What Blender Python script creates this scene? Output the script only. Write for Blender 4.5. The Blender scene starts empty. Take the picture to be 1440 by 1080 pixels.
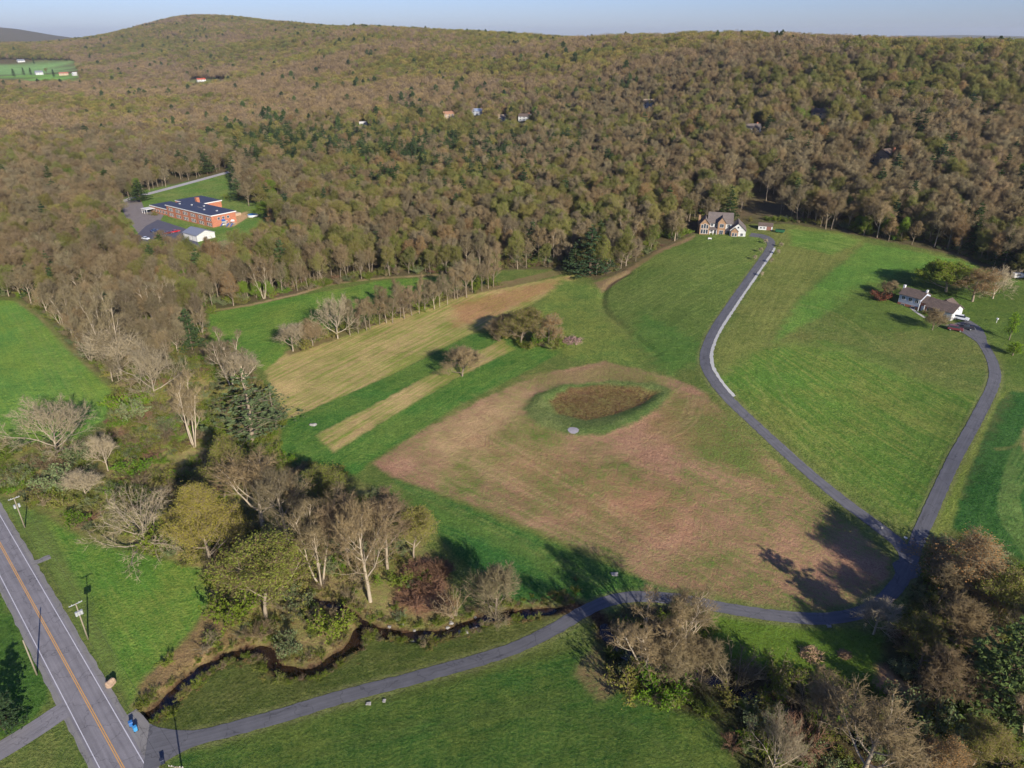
import bpy, bmesh, math, random
import numpy as np
from mathutils import Vector, Matrix
R = math.radians
C = bpy.context.scene
COL = C.collection

# ---------------------------------------------------------------- camera, sky, sun, exposure
CAM_H = 118.0
PITCH = R(26.1)
FPX = 1000.0                      # focal length in pixels of the 1440 px wide photograph
SUN_EL, SUN_AZ = R(23.5), R(-29.0)  # direction the shadows point: SUN_AZ from +Y towards -X

cd = bpy.data.cameras.new('camera')
cd.sensor_width = 36.0
cd.lens = 36.0 * FPX / 1440.0
cd.clip_start, cd.clip_end = 0.5, 60000
cam = bpy.data.objects.new('camera', cd)
cam.location = (0, 0, CAM_H)
cam.rotation_euler = (math.pi / 2 - PITCH, 0, 0)
COL.objects.link(cam)
C.camera = cam

w = bpy.data.worlds.new('World')
C.world = w
w.use_nodes = True
nt = w.node_tree
sky = nt.nodes.new('ShaderNodeTexSky')
sky.sky_type = 'NISHITA'
sky.sun_disc = False
sky.sun_elevation = SUN_EL
# the sun stands opposite to the shadows: azimuth measured clockwise from +Y
sdx, sdy = -math.sin(SUN_AZ), -math.cos(SUN_AZ)
sky.sun_rotation = math.atan2(sdx, sdy)
sky.air_density = 1.0
sky.dust_density = 0.4
sky.ozone_density = 2.5
nt.nodes['Background'].inputs['Strength'].default_value = 0.056
tint = nt.nodes.new('ShaderNodeMix'); tint.data_type = 'RGBA'; tint.blend_type = 'MULTIPLY'
tint.inputs[0].default_value = 1.0; tint.inputs[7].default_value = (0.82, 0.96, 1.6, 1)
nt.links.new(sky.outputs[0], tint.inputs[6])
nt.links.new(tint.outputs[2], nt.nodes['Background'].inputs['Color'])

sl = bpy.data.lights.new('sun', 'SUN')
sl.energy = 4.8
sl.angle = R(0.5)
sl.color = (1.0, 0.95, 0.85)
sun = bpy.data.objects.new('sun', sl)
sv = Vector((sdx * math.cos(SUN_EL), sdy * math.cos(SUN_EL), math.sin(SUN_EL)))
sun.rotation_euler = sv.to_track_quat('Z', 'Y').to_euler()
sun.location = (100, -200, 300)
COL.objects.link(sun)

C.view_settings.view_transform = 'Standard'
C.view_settings.look = 'None'
C.view_settings.gamma = 1.0
C.view_settings.exposure = 0.65
C.render.engine = 'CYCLES'
C.cycles.use_denoising = True
C.cycles.max_bounces = 5
C.cycles.diffuse_bounces = 2
C.cycles.glossy_bounces = 2
C.cycles.transmission_bounces = 3
C.cycles.volume_bounces = 0
C.cycles.transparent_max_bounces = 6
C.cycles.use_adaptive_sampling = True
C.cycles.adaptive_threshold = 0.02
# ---------------------------------------------------------------- terrain height field
sp, cp = math.sin(PITCH), math.cos(PITCH)

def ray(px, py):
    u, v = (px - 720.0) / FPX, (py - 540.0) / FPX
    return np.array([u, cp - v * sp, -sp - v * cp])   # per unit of depth along the view axis

def on_plane(px, py, z):
    d = ray(px, py)
    t = (z - CAM_H) / d[2]
    return d[0] * t, d[1] * t

def project(x, y, z):
    k = CAM_H - np.asarray(z, float)
    dep = y * cp + k * sp
    dep = np.where(dep < 0.1, 0.1, dep)
    return 720 + FPX * x / dep, 540 + FPX * (k * cp - y * sp) / dep

CTRL_PX = [  # pixel, pixel, height of the ground there
    (0, 720, 0.6), (183, 1000, 0), (100, 900, 0.3), (30, 960, 0.2), (300, 1070, 0), (600, 1075, 1.0), (900, 1070, 2), (1250, 1070, 2),
    (1440, 1070, 3), (450, 985, 0.2), (690, 915, 0.2), (350, 900, -0.2), (560, 890, -0.5), (700, 870, -0.4), (830, 850, 0.0), (900, 900, 0.5), (1000, 860, 1.0),
    (1160, 880, 1.2), (1275, 770, 4.0), (1440, 850, 5), (1440, 700, 11), (1120, 920, 1.0),
    (980, 790, 2.2), (1100, 700, 4.5), (1180, 690, 5.5), (870, 690, 3.2), (720, 640, 3.4), (540, 660, 1.2), (650, 760, 0.6), (500, 780, 0.2),
    (1060, 590, 9.5), (1000, 520, 13.2), (985, 490, 14.2), (1030, 410, 18.5), (1085, 345, 22), (1020, 328, 23),
    (960, 560, 9), (740, 590, 5.0), (840, 500, 9.0), (900, 440, 13), (940, 380, 18),
    (1200, 560, 12.0), (1330, 640, 10), (1200, 450, 18), (1300, 440, 18.5), (1370, 480, 17.2), (1405, 530, 15.5), (1440, 560, 14.5), (1440, 430, 19.5), (1400, 385, 21.5), (1180, 340, 24),
    (1340, 365, 23.5), (1440, 398, 21.5),
    (420, 600, 1.5), (400, 500, 3.0), (520, 500, 4.2), (650, 520, 5.4), (640, 420, 8.0), (790, 388, 11.5), (850, 400, 12.0), (700, 460, 7.5), (780, 470, 8.5),
    (300, 440, 3.5), (450, 405, 5.0), (600, 388, 8), (0, 430, 2.5), (0, 620, 1.5), (150, 560, 1.0), (70, 470, 2.0), (250, 560, 0.0), (300, 640, -0.3), (200, 700, -0.2), (80, 680, 0.5),
    (270, 320, 6.0), (180, 340, 5.0), (380, 320, 7.0), (320, 262, 7.5), (0, 330, 5.0), (720, 360, 12.5),
]
CTRL_FAR = [  # column at the horizon, ground distance, height
    (0, 900, 7), (0, 1500, 12), (0, 2400, 20), (0, 2900, 30), (0, 3500, 74), (0, 4300, 70), (0, 5500, 60),
    (100, 2400, 20), (100, 3000, 45), (100, 3700, 84), (100, 4600, 60),
    (270, 900, 9), (270, 1500, 14), (270, 2000, 22), (270, 2900, 84), (270, 3800, 184), (270, 4700, 120),
    (400, 800, 13), (400, 1300, 22), (400, 2000, 62), (400, 2900, 142), (400, 3500, 150),
    (520, 650, 14), (520, 1000, 25), (520, 1500, 58), (520, 2000, 110), (520, 2350, 127), (520, 2900, 122),
    (720, 500, 18), (720, 800, 24), (720, 1000, 34), (720, 1400, 72), (720, 1750, 107), (720, 1850, 108), (720, 2400, 90),
    (830, 1300, 88), (830, 1450, 98), (830, 1700, 94), (1000, 450, 26), (1000, 700, 48), (1000, 950, 84), (1000, 1150, 107), (1000, 1300, 107), (1000, 1700, 85),
    (1120, 480, 32), (1120, 700, 60), (1120, 900, 88), (1120, 1080, 105), (1120, 1250, 104), (1120, 1700, 80),
    (1300, 450, 31), (1300, 650, 57), (1300, 850, 83), (1300, 1000, 99), (1300, 1150, 99), (1300, 1600, 75),
    (1440, 420, 29), (1440, 600, 50), (1440, 800, 76), (1440, 1000, 97), (1440, 1200, 95), (1440, 1600, 75),
    (1700, 420, 26), (1700, 1000, 85), (1700, 200, 10), (-260, 300, 3), (-260, 1500, 15), (-260, 3600, 80),
    (-260, 12000, 60), (0, 12000, 55), (270, 12000, 60), (720, 12000, 62), (1120, 12000, 66), (1440, 12000, 70), (1700, 12000, 70),
    (720, 5000, 60), (1120, 4000, 55), (1440, 4000, 55), (400, 6500, 60),
]
_P = []
for px, py, z in CTRL_PX:
    x, y = on_plane(px, py, z)
    _P.append((x, y, z))
for px, d, z in CTRL_FAR:
    a = math.atan((px - 720.0) / 1113.6)
    _P.append((d * math.sin(a), d * math.cos(a), z))
for x, y, z in ((-160, 20, 0.2), (0, 20, 1), (160, 20, 3), (-60, -60, 1), (60, -60, 2), (300, 60, 8), (-300, 60, 1)):
    _P.append((x, y, z))
_P = np.array(_P)

def _warp(x, y):
    """the ground plane in angle and log distance round a point behind the camera, where all scales weigh alike"""
    yy = y + 160.0
    return np.stack([np.arctan2(x, yy) * 1.6, np.log(np.maximum(np.hypot(x, yy), 30.0))], -1)

def _kern(r2):
    return np.where(r2 > 1e-12, 0.5 * r2 * np.log(np.maximum(r2, 1e-12)), 0.0)

_W = _warp(_P[:, 0], _P[:, 1])
def _fit():
    n = len(_P)
    d2 = ((_W[:, None] - _W[None]) ** 2).sum(-1)
    A = np.zeros((n + 3, n + 3))
    A[:n, :n] = _kern(d2) + np.eye(n) * 2e-4
    A[:n, n] = 1; A[:n, n + 1:] = _W
    A[n:, :n] = A[:n, n:].T
    b = np.zeros(n + 3); b[:n] = _P[:, 2]
    return np.linalg.solve(A, b)
_COEF = _fit()

def z_smooth(x, y):
    x = np.atleast_1d(np.asarray(x, float)); y = np.atleast_1d(np.asarray(y, float))
    shp = x.shape
    q = _warp(x.ravel(), y.ravel())
    out = np.empty(len(q))
    n = len(_P)
    for i in range(0, len(q), 40000):
        s = q[i:i + 40000]
        d2 = (s[:, None, 0] - _W[None, :, 0]) ** 2 + (s[:, None, 1] - _W[None, :, 1]) ** 2
        out[i:i + 40000] = _kern(d2) @ _COEF[:n] + _COEF[n] + s @ _COEF[n + 1:]
    x2, y2 = x.ravel(), y.ravel()
    # far blue hills beyond the valley
    for cx, cy, sx, sy, h in ((-4700, 7000, 520, 900, 150), (700, 11000, 900, 700, 62), (5600, 10000, 1600, 900, 55), (3200, 11500, 1500, 900, 40), (-2500, 9500, 900, 900, 60)):
        out += h * np.exp(-((x2 - cx) / sx) ** 2 - ((y2 - cy) / sy) ** 2)
    far = np.clip((np.hypot(x2, y2) - 420) / 900, 0, 1)   # small folds of the wooded hillside
    out += far * (2.6 * np.sin(x2 / 97 + 1.3 * np.sin(y2 / 160)) + 2.2 * np.sin(y2 / 71 + x2 / 140))
    return out.reshape(shp)

def at(px, py, zf=None):
    """the point of the ground seen at a pixel of the photograph"""
    zf = zf or z_smooth
    d = ray(px, py)
    t = CAM_H / -d[2] if d[2] < -1e-6 else 8000.0
    t0, t1 = 60.0, min(9000.0, max(t * 1.3, 100))
    ts = np.geomspace(t0, t1, 400)
    g = CAM_H + ts * d[2] - zf(ts * d[0], ts * d[1])
    below = np.nonzero(g < 0)[0]
    k = below[0] if len(below) else len(ts) - 1
    a, b = ts[max(k - 1, 0)], ts[k]
    tt = np.linspace(a, b, 60)
    g = CAM_H + tt * d[2] - zf(tt * d[0], tt * d[1])
    k = np.argmax(g < 0) if (g < 0).any() else len(tt) - 1
    t = tt[k]
    return float(t * d[0]), float(t * d[1])

def at_many(pts):
    return np.array([at(px, py) for px, py in pts])
# ---------------------------------------------------------------- shared helpers
def sm(a, b, x):
    t = np.clip((x - a) / (b - a), 0, 1)
    return t * t * (3 - 2 * t)

KALB = 1.08   # how bright a sunlit surface of albedo 1 shows; turns colours seen in sunlight into base colours
def S(r, g, b, k=None):
    f = lambda c: (c / 255 / 12.92) if c <= 10 else ((c / 255 + 0.055) / 1.055) ** 2.4
    return tuple(f(c) / (k or KALB) for c in (r, g, b))

def seg_dist(x, y, a, b):
    ax, ay = a; bx, by = b
    dx, dy = bx - ax, by - ay
    L2 = dx * dx + dy * dy + 1e-12
    t = np.clip(((x - ax) * dx + (y - ay) * dy) / L2, 0, 1)
    return np.hypot(x - ax - t * dx, y - ay - t * dy)

def line_dist(x, y, pts):
    d = np.full(x.shape, 1e9)
    for a, b in zip(pts[:-1], pts[1:]):
        d = np.minimum(d, seg_dist(x, y, a, b))
    return d

def inside(x, y, pts):
    c = np.zeros(x.shape, bool)
    n = len(pts)
    for i in range(n):
        x1, y1 = pts[i]; x2, y2 = pts[(i + 1) % n]
        if y1 == y2:
            continue
        c ^= ((y1 > y) != (y2 > y)) & (x < (x2 - x1) * (y - y1) / (y2 - y1) + x1)
    return c

def signed(x, y, pts):
    d = line_dist(x, y, list(pts) + [pts[0]])
    return np.where(inside(x, y, pts), d, -d)

def smooth_line(pts, step):
    """Catmull-Rom through the points, resampled evenly"""
    p = np.array(pts, float)
    q = np.vstack([2 * p[0] - p[1], p, 2 * p[-1] - p[-2]])
    out = []
    for i in range(1, len(q) - 2):
        t = np.linspace(0, 1, 24, endpoint=False)[:, None]
        a, b, c, d = q[i - 1], q[i], q[i + 1], q[i + 2]
        out.append(0.5 * (2 * b + (c - a) * t + (2 * a - 5 * b + 4 * c - d) * t ** 2 + (3 * b - a - 3 * c + d) * t ** 3))
    out = np.vstack(out + [p[-1:]])
    s = np.r_[0, np.cumsum(np.hypot(*np.diff(out, axis=0).T))]
    n = max(2, int(s[-1] / step))
    t = np.linspace(0, s[-1], n)
    return np.stack([np.interp(t, s, out[:, 0]), np.interp(t, s, out[:, 1])], -1)

# ---------------------------------------------------------------- courses of roads and water
DRIVE = smooth_line(at_many([(205, 1056), (260, 1042), (320, 1027), (400, 1005), (500, 975), (600, 949), (700, 920), (770, 890), (818, 862), (856, 845), (900, 839), (960, 844), (1040, 859), (1110, 868),
                    (1160, 870), (1205, 863), (1237, 848), (1262, 823), (1276, 795), (1268, 770), (1240, 745), (1180, 700), (1120, 650), (1060, 595), (1020, 556), (997, 525), (991, 505), (994, 487),
                    (1005, 463), (1030, 425), (1060, 382), (1080, 353), (1084, 341), (1074, 333), (1055, 330)]), 1.6)
BRANCH = smooth_line(at_many([(1270, 812), (1280, 790), (1290, 760), (1310, 715), (1340, 650), (1370, 595), (1393, 550), (1399, 525), (1392, 500), (1377, 477), (1360, 461), (1346, 454)]), 1.6)
CREEK = smooth_line(at_many([(208, 1003), (225, 990), (250, 966), (280, 941), (320, 921), (360, 912), (378, 915), (388, 934), (415, 942), (445, 938), (475, 919), (495, 905), (505, 886), (522, 880), (547, 887),
                             (580, 890), (620, 888), (655, 878), (690, 864), (740, 859), (790, 856), (822, 855), (842, 870), (858, 893), (880, 915), (930, 935), (990, 950), (1060, 975), (1120, 1000)]), 1.0)
RILL = smooth_line(at_many([(515, 878), (490, 858), (464, 848), (446, 843), (430, 835)]), 1.0)
DITCH = smooth_line(at_many([(885, 383), (858, 398), (848, 415), (850, 435), (872, 456), (905, 482), (922, 497)]), 1.5)
POND_OUT = at_many([(735, 577), (750, 556), (790, 541), (860, 535), (920, 539), (945, 548), (932, 570), (900, 592), (850, 612), (800, 613), (755, 597)])
POND_IN = at_many([(771, 562), (800, 546), (850, 540), (900, 544), (928, 551), (900, 568), (860, 582), (825, 589), (785, 580)])
ROAD_DIR = np.array([0.7071, -0.7071]); ROAD_N = np.array([0.7071, 0.7071]); ROAD_C = ROAD_N * 10.25
def road_pt(t, off=0.0):
    return ROAD_C + ROAD_DIR * t + ROAD_N * off
def road_t(x, y):
    return (x - ROAD_C[0]) * ROAD_DIR[0] + (y - ROAD_C[1]) * ROAD_DIR[1]

def z_mods(x, y):
    out = np.zeros(x.shape)
    m = (x > -230) & (x < 260) & (y > 60) & (y < 420)
    if not m.any():
        return out
    xs, ys = x[m], y[m]
    o = np.zeros(xs.shape)
    k = sm(3.0, 5.5, line_dist(xs, ys, DRIVE)) * sm(4.5, 6.5, np.abs((xs - ROAD_C[0]) * ROAD_N[0] + (ys - ROAD_C[1]) * ROAD_N[1]))
    wob = 0.8 * np.sin(xs * .9 + 2 * np.sin(ys * .5)) + 0.7 * np.sin(ys * 1.3 + xs * .4)
    o -= k * 1.5 * np.exp(-((line_dist(xs, ys, CREEK) / (1.75 + 0.4 * wob)) ** 4))
    o -= k * 0.9 * np.exp(-((line_dist(xs, ys, RILL) / (1.2 + 0.3 * wob)) ** 4))
    o -= k * 0.8 * np.exp(-((line_dist(xs, ys, DITCH) / 1.6) ** 2))
    so = signed(xs, ys, POND_OUT); si = signed(xs, ys, POND_IN)
    o += 0.6 * np.exp(-((so - 3.0) / 3.0) ** 2) - 1.05 * sm(-3.5, 2.5, si)
    out[m] = o
    return out

def H(x, y):
    x = np.atleast_1d(np.asarray(x, float)); y = np.atleast_1d(np.asarray(y, float))
    return z_smooth(x, y) + z_mods(x, y)

def axis(lo, hi, step, end_lo, end_hi, g=1.06):
    mid = list(np.arange(lo, hi, step))
    up, s = [], step
    v = mid[-1]
    while v < end_hi:
        s *= g; v += s; up.append(v)
    dn, s = [], step
    v = lo
    while v > end_lo:
        s *= g; v -= s; dn.append(v)
    return np.array(dn[::-1] + mid + up)

GX = axis(-230, 262, 0.85, -11000, 11000)
GY = axis(74, 405, 0.85, -160, 13500)
MX, MY = np.meshgrid(GX, GY)
MZ = H(MX.ravel(), MY.ravel()).reshape(MX.shape)

# ---------------------------------------------------------------- what grows where
NV = MX.size
vx, vy = MX.ravel(), MY.ravel()
colA = np.tile(np.array(S(106, 90, 66)), (NV, 1)); colB = np.tile(np.array(S(84, 84, 48)), (NV, 1))
mixb = np.full(NV, 0.4); rowa = np.zeros(NV); rowuv = np.zeros((NV, 2))
wobble = (np.sin(vx * .9 + 2 * np.sin(vy * .37)) + np.sin(vy * 1.1 + 2 * np.sin(vx * .31)) + np.sin(vx * 2.3 + vy * 1.9)) / 3

def blend(idx, wgt, A, B, mix, rows, ra):
    wv = wgt[:, None]
    colA[idx] = colA[idx] * (1 - wv) + np.array(A) * wv
    colB[idx] = colB[idx] * (1 - wv) + np.array(B) * wv
    mixb[idx] = mixb[idx] * (1 - wgt) + mix * wgt
    rowa[idx] = rowa[idx] * (1 - wgt) + ra * wgt
    if rows is not None:
        a, b = at(*rows[0]), at(*rows[1])
        d = np.array([b[0] - a[0], b[1] - a[1]]); d /= np.hypot(*d)
        hot = wgt > 0.3
        j = idx[hot]
        rowuv[j, 0] = vx[j] * d[0] + vy[j] * d[1]
        rowuv[j, 1] = -vx[j] * d[1] + vy[j] * d[0]

def paint(poly, A, B, mix=0.4, soft=1.0, rows=None, ra=0.0, amt=1.0):
    P = at_many(poly)
    m = soft * 2 + 3
    idx = np.nonzero((vx > P[:, 0].min() - m) & (vx < P[:, 0].max() + m) & (vy > P[:, 1].min() - m) & (vy < P[:, 1].max() + m))[0]
    if not len(idx):
        return
    s = signed(vx[idx], vy[idx], P) + wobble[idx] * soft * 0.7
    wgt = sm(-soft, soft, s) * amt
    k = wgt > 0.001
    blend(idx[k], wgt[k], A, B, mix, rows, ra)

def paint_line(P, width, A, B, mix=0.4, soft=0.5, amt=1.0, px=True):
    if px:
        P = smooth_line(at_many(P), 2.0)
    P = np.asarray(P)
    m = width + soft * 2 + 2
    idx = np.nonzero((vx > P[:, 0].min() - m) & (vx < P[:, 0].max() + m) & (vy > P[:, 1].min() - m) & (vy < P[:, 1].max() + m))[0]
    if not len(idx):
        return
    s = width / 2 - line_dist(vx[idx], vy[idx], P[::2] if len(P) > 40 else P) + wobble[idx] * soft * 0.7
    wgt = sm(-soft, soft, s) * amt
    k = wgt > 0.001
    blend(idx[k], wgt[k], A, B, mix, None, 0.0)

EDGE_PX = [(-300, 418), (0, 417), (25, 419), (62, 440), (112, 498), (165, 547), (240, 529), (287, 490), (291, 437), (350, 428), (420, 412), (470, 398), (540, 390), (620, 385), (790, 378), (838, 394), (880, 382), (930, 351),
           (975, 330), (1050, 315), (1110, 315), (1180, 326), (1260, 342), (1340, 359), (1440, 391), (1700, 470)]
# the whole open valley first: meadow grass
paint(EDGE_PX + [(1700, 1150), (1500, 1190), (-100, 1190), (-300, 1150)], S(90, 108, 48), S(112, 114, 58), 0.45, 1.5)
# scrubland along the creek
paint([(-200, 634), (0, 632), (110, 622), (150, 600), (165, 548), (240, 530), (290, 490), (320, 480), (352, 520), (395, 590), (392, 640), (440, 652), (520, 690), (590, 740), (600, 800), (640, 862), (560, 884), (505, 885), (470, 920), (440, 938),
       (420, 940), (385, 915), (340, 900), (300, 870), (290, 835), (270, 800), (200, 768), (130, 758), (60, 722), (30, 700), (-200, 650)], S(160, 136, 92), S(108, 118, 52), 0.5, 2.0)
paint([(235, 535), (300, 500), (345, 540), (330, 610), (250, 660), (205, 640), (190, 590)], S(176, 148, 100), S(118, 136, 54), 0.5, 3.0)
# left crop field
paint([(-300, 419), (0, 422), (22, 424), (55, 448), (105, 500), (158, 548), (148, 588), (108, 616), (0, 630), (-300, 640)], S(98, 138, 58), S(122, 144, 56), 0.42, 0.8, ((35, 470), (105, 590)), 0.35)
paint_line([(24, 423), (57, 447), (107, 499), (160, 547)], 1.6, S(150, 128, 88), S(100, 112, 56), 0.4, 1.0, .8)
# narrow green strip under the wood, dry margin along it
paint([(294, 441), (420, 416), (540, 394), (622, 389), (640, 398), (560, 428), (470, 458), (405, 483), (392, 515), (372, 522), (330, 500), (296, 480)], S(86, 124, 46), S(116, 134, 54), 0.42, 1.0, ((320, 470), (560, 400)), 0.3)
paint_line([(291, 438), (350, 429), (420, 413), (470, 399), (540, 391), (620, 386)], 2.5, S(160, 134, 98), S(126, 116, 68), 0.3, 1.0)
# stubble fields with a green track between them
ROWS = ((430, 585), (770, 400))
paint([(372, 522), (405, 494), (470, 476), (560, 443), (640, 417), (720, 402), (802, 387), (806, 398), (760, 421), (700, 452), (660, 470), (560, 521), (500, 556), (430, 591), (403, 586)], S(190, 162, 106), S(128, 134, 60), 0.5, 0.8, ROWS, 0.9)
paint([(640, 428), (720, 407), (800, 390), (800, 398), (750, 420), (690, 446), (640, 460)], S(178, 134, 92), S(150, 124, 70), 0.35, 4.0, ROWS, 0.7)
paint([(405, 590), (560, 523), (660, 471), (702, 466), (735, 482), (738, 495), (600, 566), (480, 645), (420, 660), (392, 640), (396, 603)], S(70, 110, 44), S(98, 120, 50), 0.4, 0.7, ROWS, 0.3)
paint([(444, 612), (560, 552), (612, 522), (680, 490), (706, 478), (722, 492), (640, 532), (540, 592), (470, 636)], S(190, 160, 106), S(120, 130, 56), 0.48, 0.9, ROWS, 0.9)
paint([(392, 640), (470, 640), (560, 582), (640, 537), (722, 500), (762, 484), (800, 490), (760, 512), (690, 548), (640, 573), (590, 606), (522, 648), (500, 668), (430, 655)], S(70, 114, 44), S(102, 124, 52), 0.4, 0.8, ROWS, 0.35)
paint([(400, 495), (470, 468), (560, 433), (650, 406), (720, 394), (790, 377), (792, 385), (720, 403), (640, 419), (560, 445), (470, 478), (408, 500)], S(136, 112, 78), S(104, 104, 56), 0.4, 1.0)
# meadow between clump and ditch
paint([(790, 392), (850, 404), (842, 440), (905, 490), (900, 520), (800, 505), (740, 470), (760, 425)], S(92, 116, 50), S(128, 132, 60), 0.38, 3.0)
paint([(835, 398), (880, 380), (930, 350), (978, 330), (972, 338), (905, 372), (868, 398), (846, 410)], S(150, 120, 90), S(116, 104, 62), 0.4, 1.2)
# the big bare field round the pond
SOIL = (S(168, 126, 97), S(92, 110, 46))
paint([(522, 652), (600, 602), (690, 556), (760, 526), (850, 508), (940, 530), (985, 548), (1012, 574), (1062, 620), (1132, 690), (1200, 740), (1252, 785), (1252, 812), (1205, 846), (1150, 860), (1060, 848), (960, 828), (920, 823), (860, 790),
       (760, 748), (640, 700), (560, 674)], *SOIL, 0.34, 1.0, ((560, 640), (860, 820)), 0.25)
paint([(590, 620), (690, 562), (745, 540), (740, 590), (790, 620), (760, 660), (640, 680)], S(188, 156, 108), S(116, 122, 56), 0.42, 8.0, amt=.8)
paint([(680, 620), (760, 600), (800, 640), (880, 660), (980, 690), (960, 760), (840, 740), (740, 690)], S(172, 126, 92), S(90, 110, 44), 0.52, 10.0, amt=.8)
paint([(940, 552), (1000, 565), (1070, 640), (1110, 690), (1010, 650), (930, 620), (910, 600)], S(146, 118, 76), S(102, 112, 52), 0.55, 6.0)
paint([(740, 530), (850, 512), (940, 533), (930, 545), (860, 536), (780, 545)], S(150, 124, 84), S(116, 116, 58), 0.5, 3.0)
# pond
paint(list(zip(*[iter([735, 577, 750, 556, 790, 541, 860, 535, 920, 539, 945, 548, 932, 570, 900, 592, 850, 612, 800, 613, 755, 597])] * 2)), S(84, 104, 50), S(112, 118, 66), 0.4, 1.2)
paint([(771, 562), (800, 546), (850, 540), (900, 544), (928, 551), (900, 568), (860, 582), (825, 589), (785, 580)], S(108, 80, 54), S(116, 112, 58), 0.4, 1.0)
# lush verge below the bare field
paint([(553, 673), (640, 706), (760, 756), (860, 797), (938, 830), (900, 834), (855, 840), (825, 850), (760, 854), (720, 850), (690, 820), (640, 782), (600, 730)], S(56, 98, 42), S(88, 114, 48), 0.42, 0.8, ((560, 680), (860, 800)), 0.4)
paint_line([(560, 690), (640, 730), (720, 765), (780, 800)], 5.0, S(98, 116, 52), S(84, 112, 46), 0.4, 2.0, .6)
# lawns of the hill
MOW = ((990, 470), (1080, 345))
paint([(848, 412), (880, 388), (930, 354), (980, 335), (1050, 322), (1082, 340), (1040, 400), (995, 470), (986, 505), (945, 525), (905, 485), (862, 442)], S(92, 112, 48), S(112, 124, 58), 0.45, 1.5, ((870, 420), (1010, 345)), 0.45)
paint([(905, 440), (985, 480), (985, 508), (940, 525), (890, 475)], S(80, 114, 46), S(98, 120, 52), 0.4, 4.0)
paint([(1088, 330), (1120, 318), (1180, 327), (1218, 338), (1170, 380), (1130, 410), (1085, 470), (1060, 505), (1012, 525), (1003, 495), (1050, 420), (1085, 360)], S(104, 114, 52), S(122, 124, 62), 0.45, 1.5, MOW, 0.45)
paint([(1110, 322), (1180, 329), (1212, 339), (1170, 358), (1112, 345)], S(92, 124, 48), S(116, 134, 60), 0.45, 2.0, ((1120, 330), (1190, 345)), 0.6)
paint([(1216, 342), (1340, 364), (1440, 396), (1440, 420), (1370, 388), (1270, 392), (1195, 428), (1150, 446), (1090, 480), (1120, 425), (1170, 382)], S(88, 124, 48), S(106, 130, 54), 0.4, 2.0)
paint([(1012, 535), (1068, 490), (1160, 478), (1300, 535), (1386, 558), (1340, 648), (1292, 745), (1264, 742), (1180, 680), (1060, 578)], S(86, 118, 44), S(112, 120, 54), 0.44, 3.0, ((1060, 570), (1270, 735)), 0.75)
paint_line([(1070, 478), (1180, 492), (1260, 520), (1370, 555)], 4.0, S(118, 122, 62), S(100, 116, 52), 0.4, 3.0, .6)
paint([(1165, 440), (1200, 408), (1262, 384), (1340, 370), (1440, 402), (1560, 440), (1560, 545), (1415, 548), (1408, 515), (1380, 470), (1340, 460), (1250, 470), (1190, 460)], S(80, 104, 42), S(98, 112, 48), 0.4, 4.0)
# dark crop at the right with its tramlines
paint([(1336, 742), (1342, 690), (1398, 565), (1420, 550), (1600, 560), (1600, 860), (1440, 792), (1392, 764)], S(46, 88, 36), S(66, 100, 44), 0.4, 0.9, ((1345, 690), (1400, 570)), 0.3)
paint([(1396, 570), (1418, 551), (1424, 556), (1380, 640), (1352, 700), (1348, 690)], S(104, 104, 58), S(62, 92, 44), 0.5, 2.0)
paint([(1318, 722), (1346, 655), (1404, 556), (1420, 548), (1400, 572), (1352, 690), (1338, 744), (1312, 752)], S(112, 128, 50), S(128, 132, 62), 0.4, 0.6)
for k in range(5):
    paint_line([(1444 + k * 5, 600 + k * 14), (1420 + k * 5, 650 + k * 8), (1407 + k * 6, 700), (1412 + k * 7, 735), (1450 + k * 6, 790)], 0.9, S(112, 132, 66), S(98, 122, 58), 0.4, 0.4, .9)
paint_line([(1450, 600), (1441, 618), (1448, 640)], 1.6, S(170, 140, 92), S(140, 124, 80), 0.3, 0.8)
paint_line([(1400, 632), (1425, 628), (1445, 612)], 1.0, S(120, 120, 66), S(100, 110, 56), 0.3, 0.5)
# bottom meadows
paint([(215, 1100), (262, 1052), (400, 1018), (600, 960), (760, 920), (832, 910), (842, 945), (900, 985), (1000, 1010), (1040, 1080), (1100, 1190), (0, 1190)], S(62, 96, 38), S(92, 106, 44), 0.45, 1.2, ((400, 1040), (800, 940)), 0.25)
paint([(258, 1046), (400, 1010), (600, 955), (760, 912), (830, 905), (700, 945), (500, 1000), (300, 1058)], S(92, 100, 46), S(84, 98, 42), 0.45, 1.2, amt=.8)
paint([(203, 1030), (240, 985), (320, 930), (380, 925), (430, 948), (500, 912), (540, 893), (640, 897), (700, 878), (800, 862), (770, 885), (600, 943), (400, 1000), (250, 1040)], S(76, 90, 38), S(98, 100, 50), 0.42, 1.0, ((300, 1000), (700, 900)), 0.3)
paint([(820, 925), (850, 905), (870, 935), (885, 965), (840, 985), (812, 950)], S(150, 120, 84), S(80, 100, 46), 0.5, 1.2)
paint([(985, 862), (1100, 882), (1210, 886), (1245, 895), (1235, 960), (1190, 962), (1120, 946), (1000, 932)], S(102, 122, 40), S(84, 110, 36), 0.4, 1.0)
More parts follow.
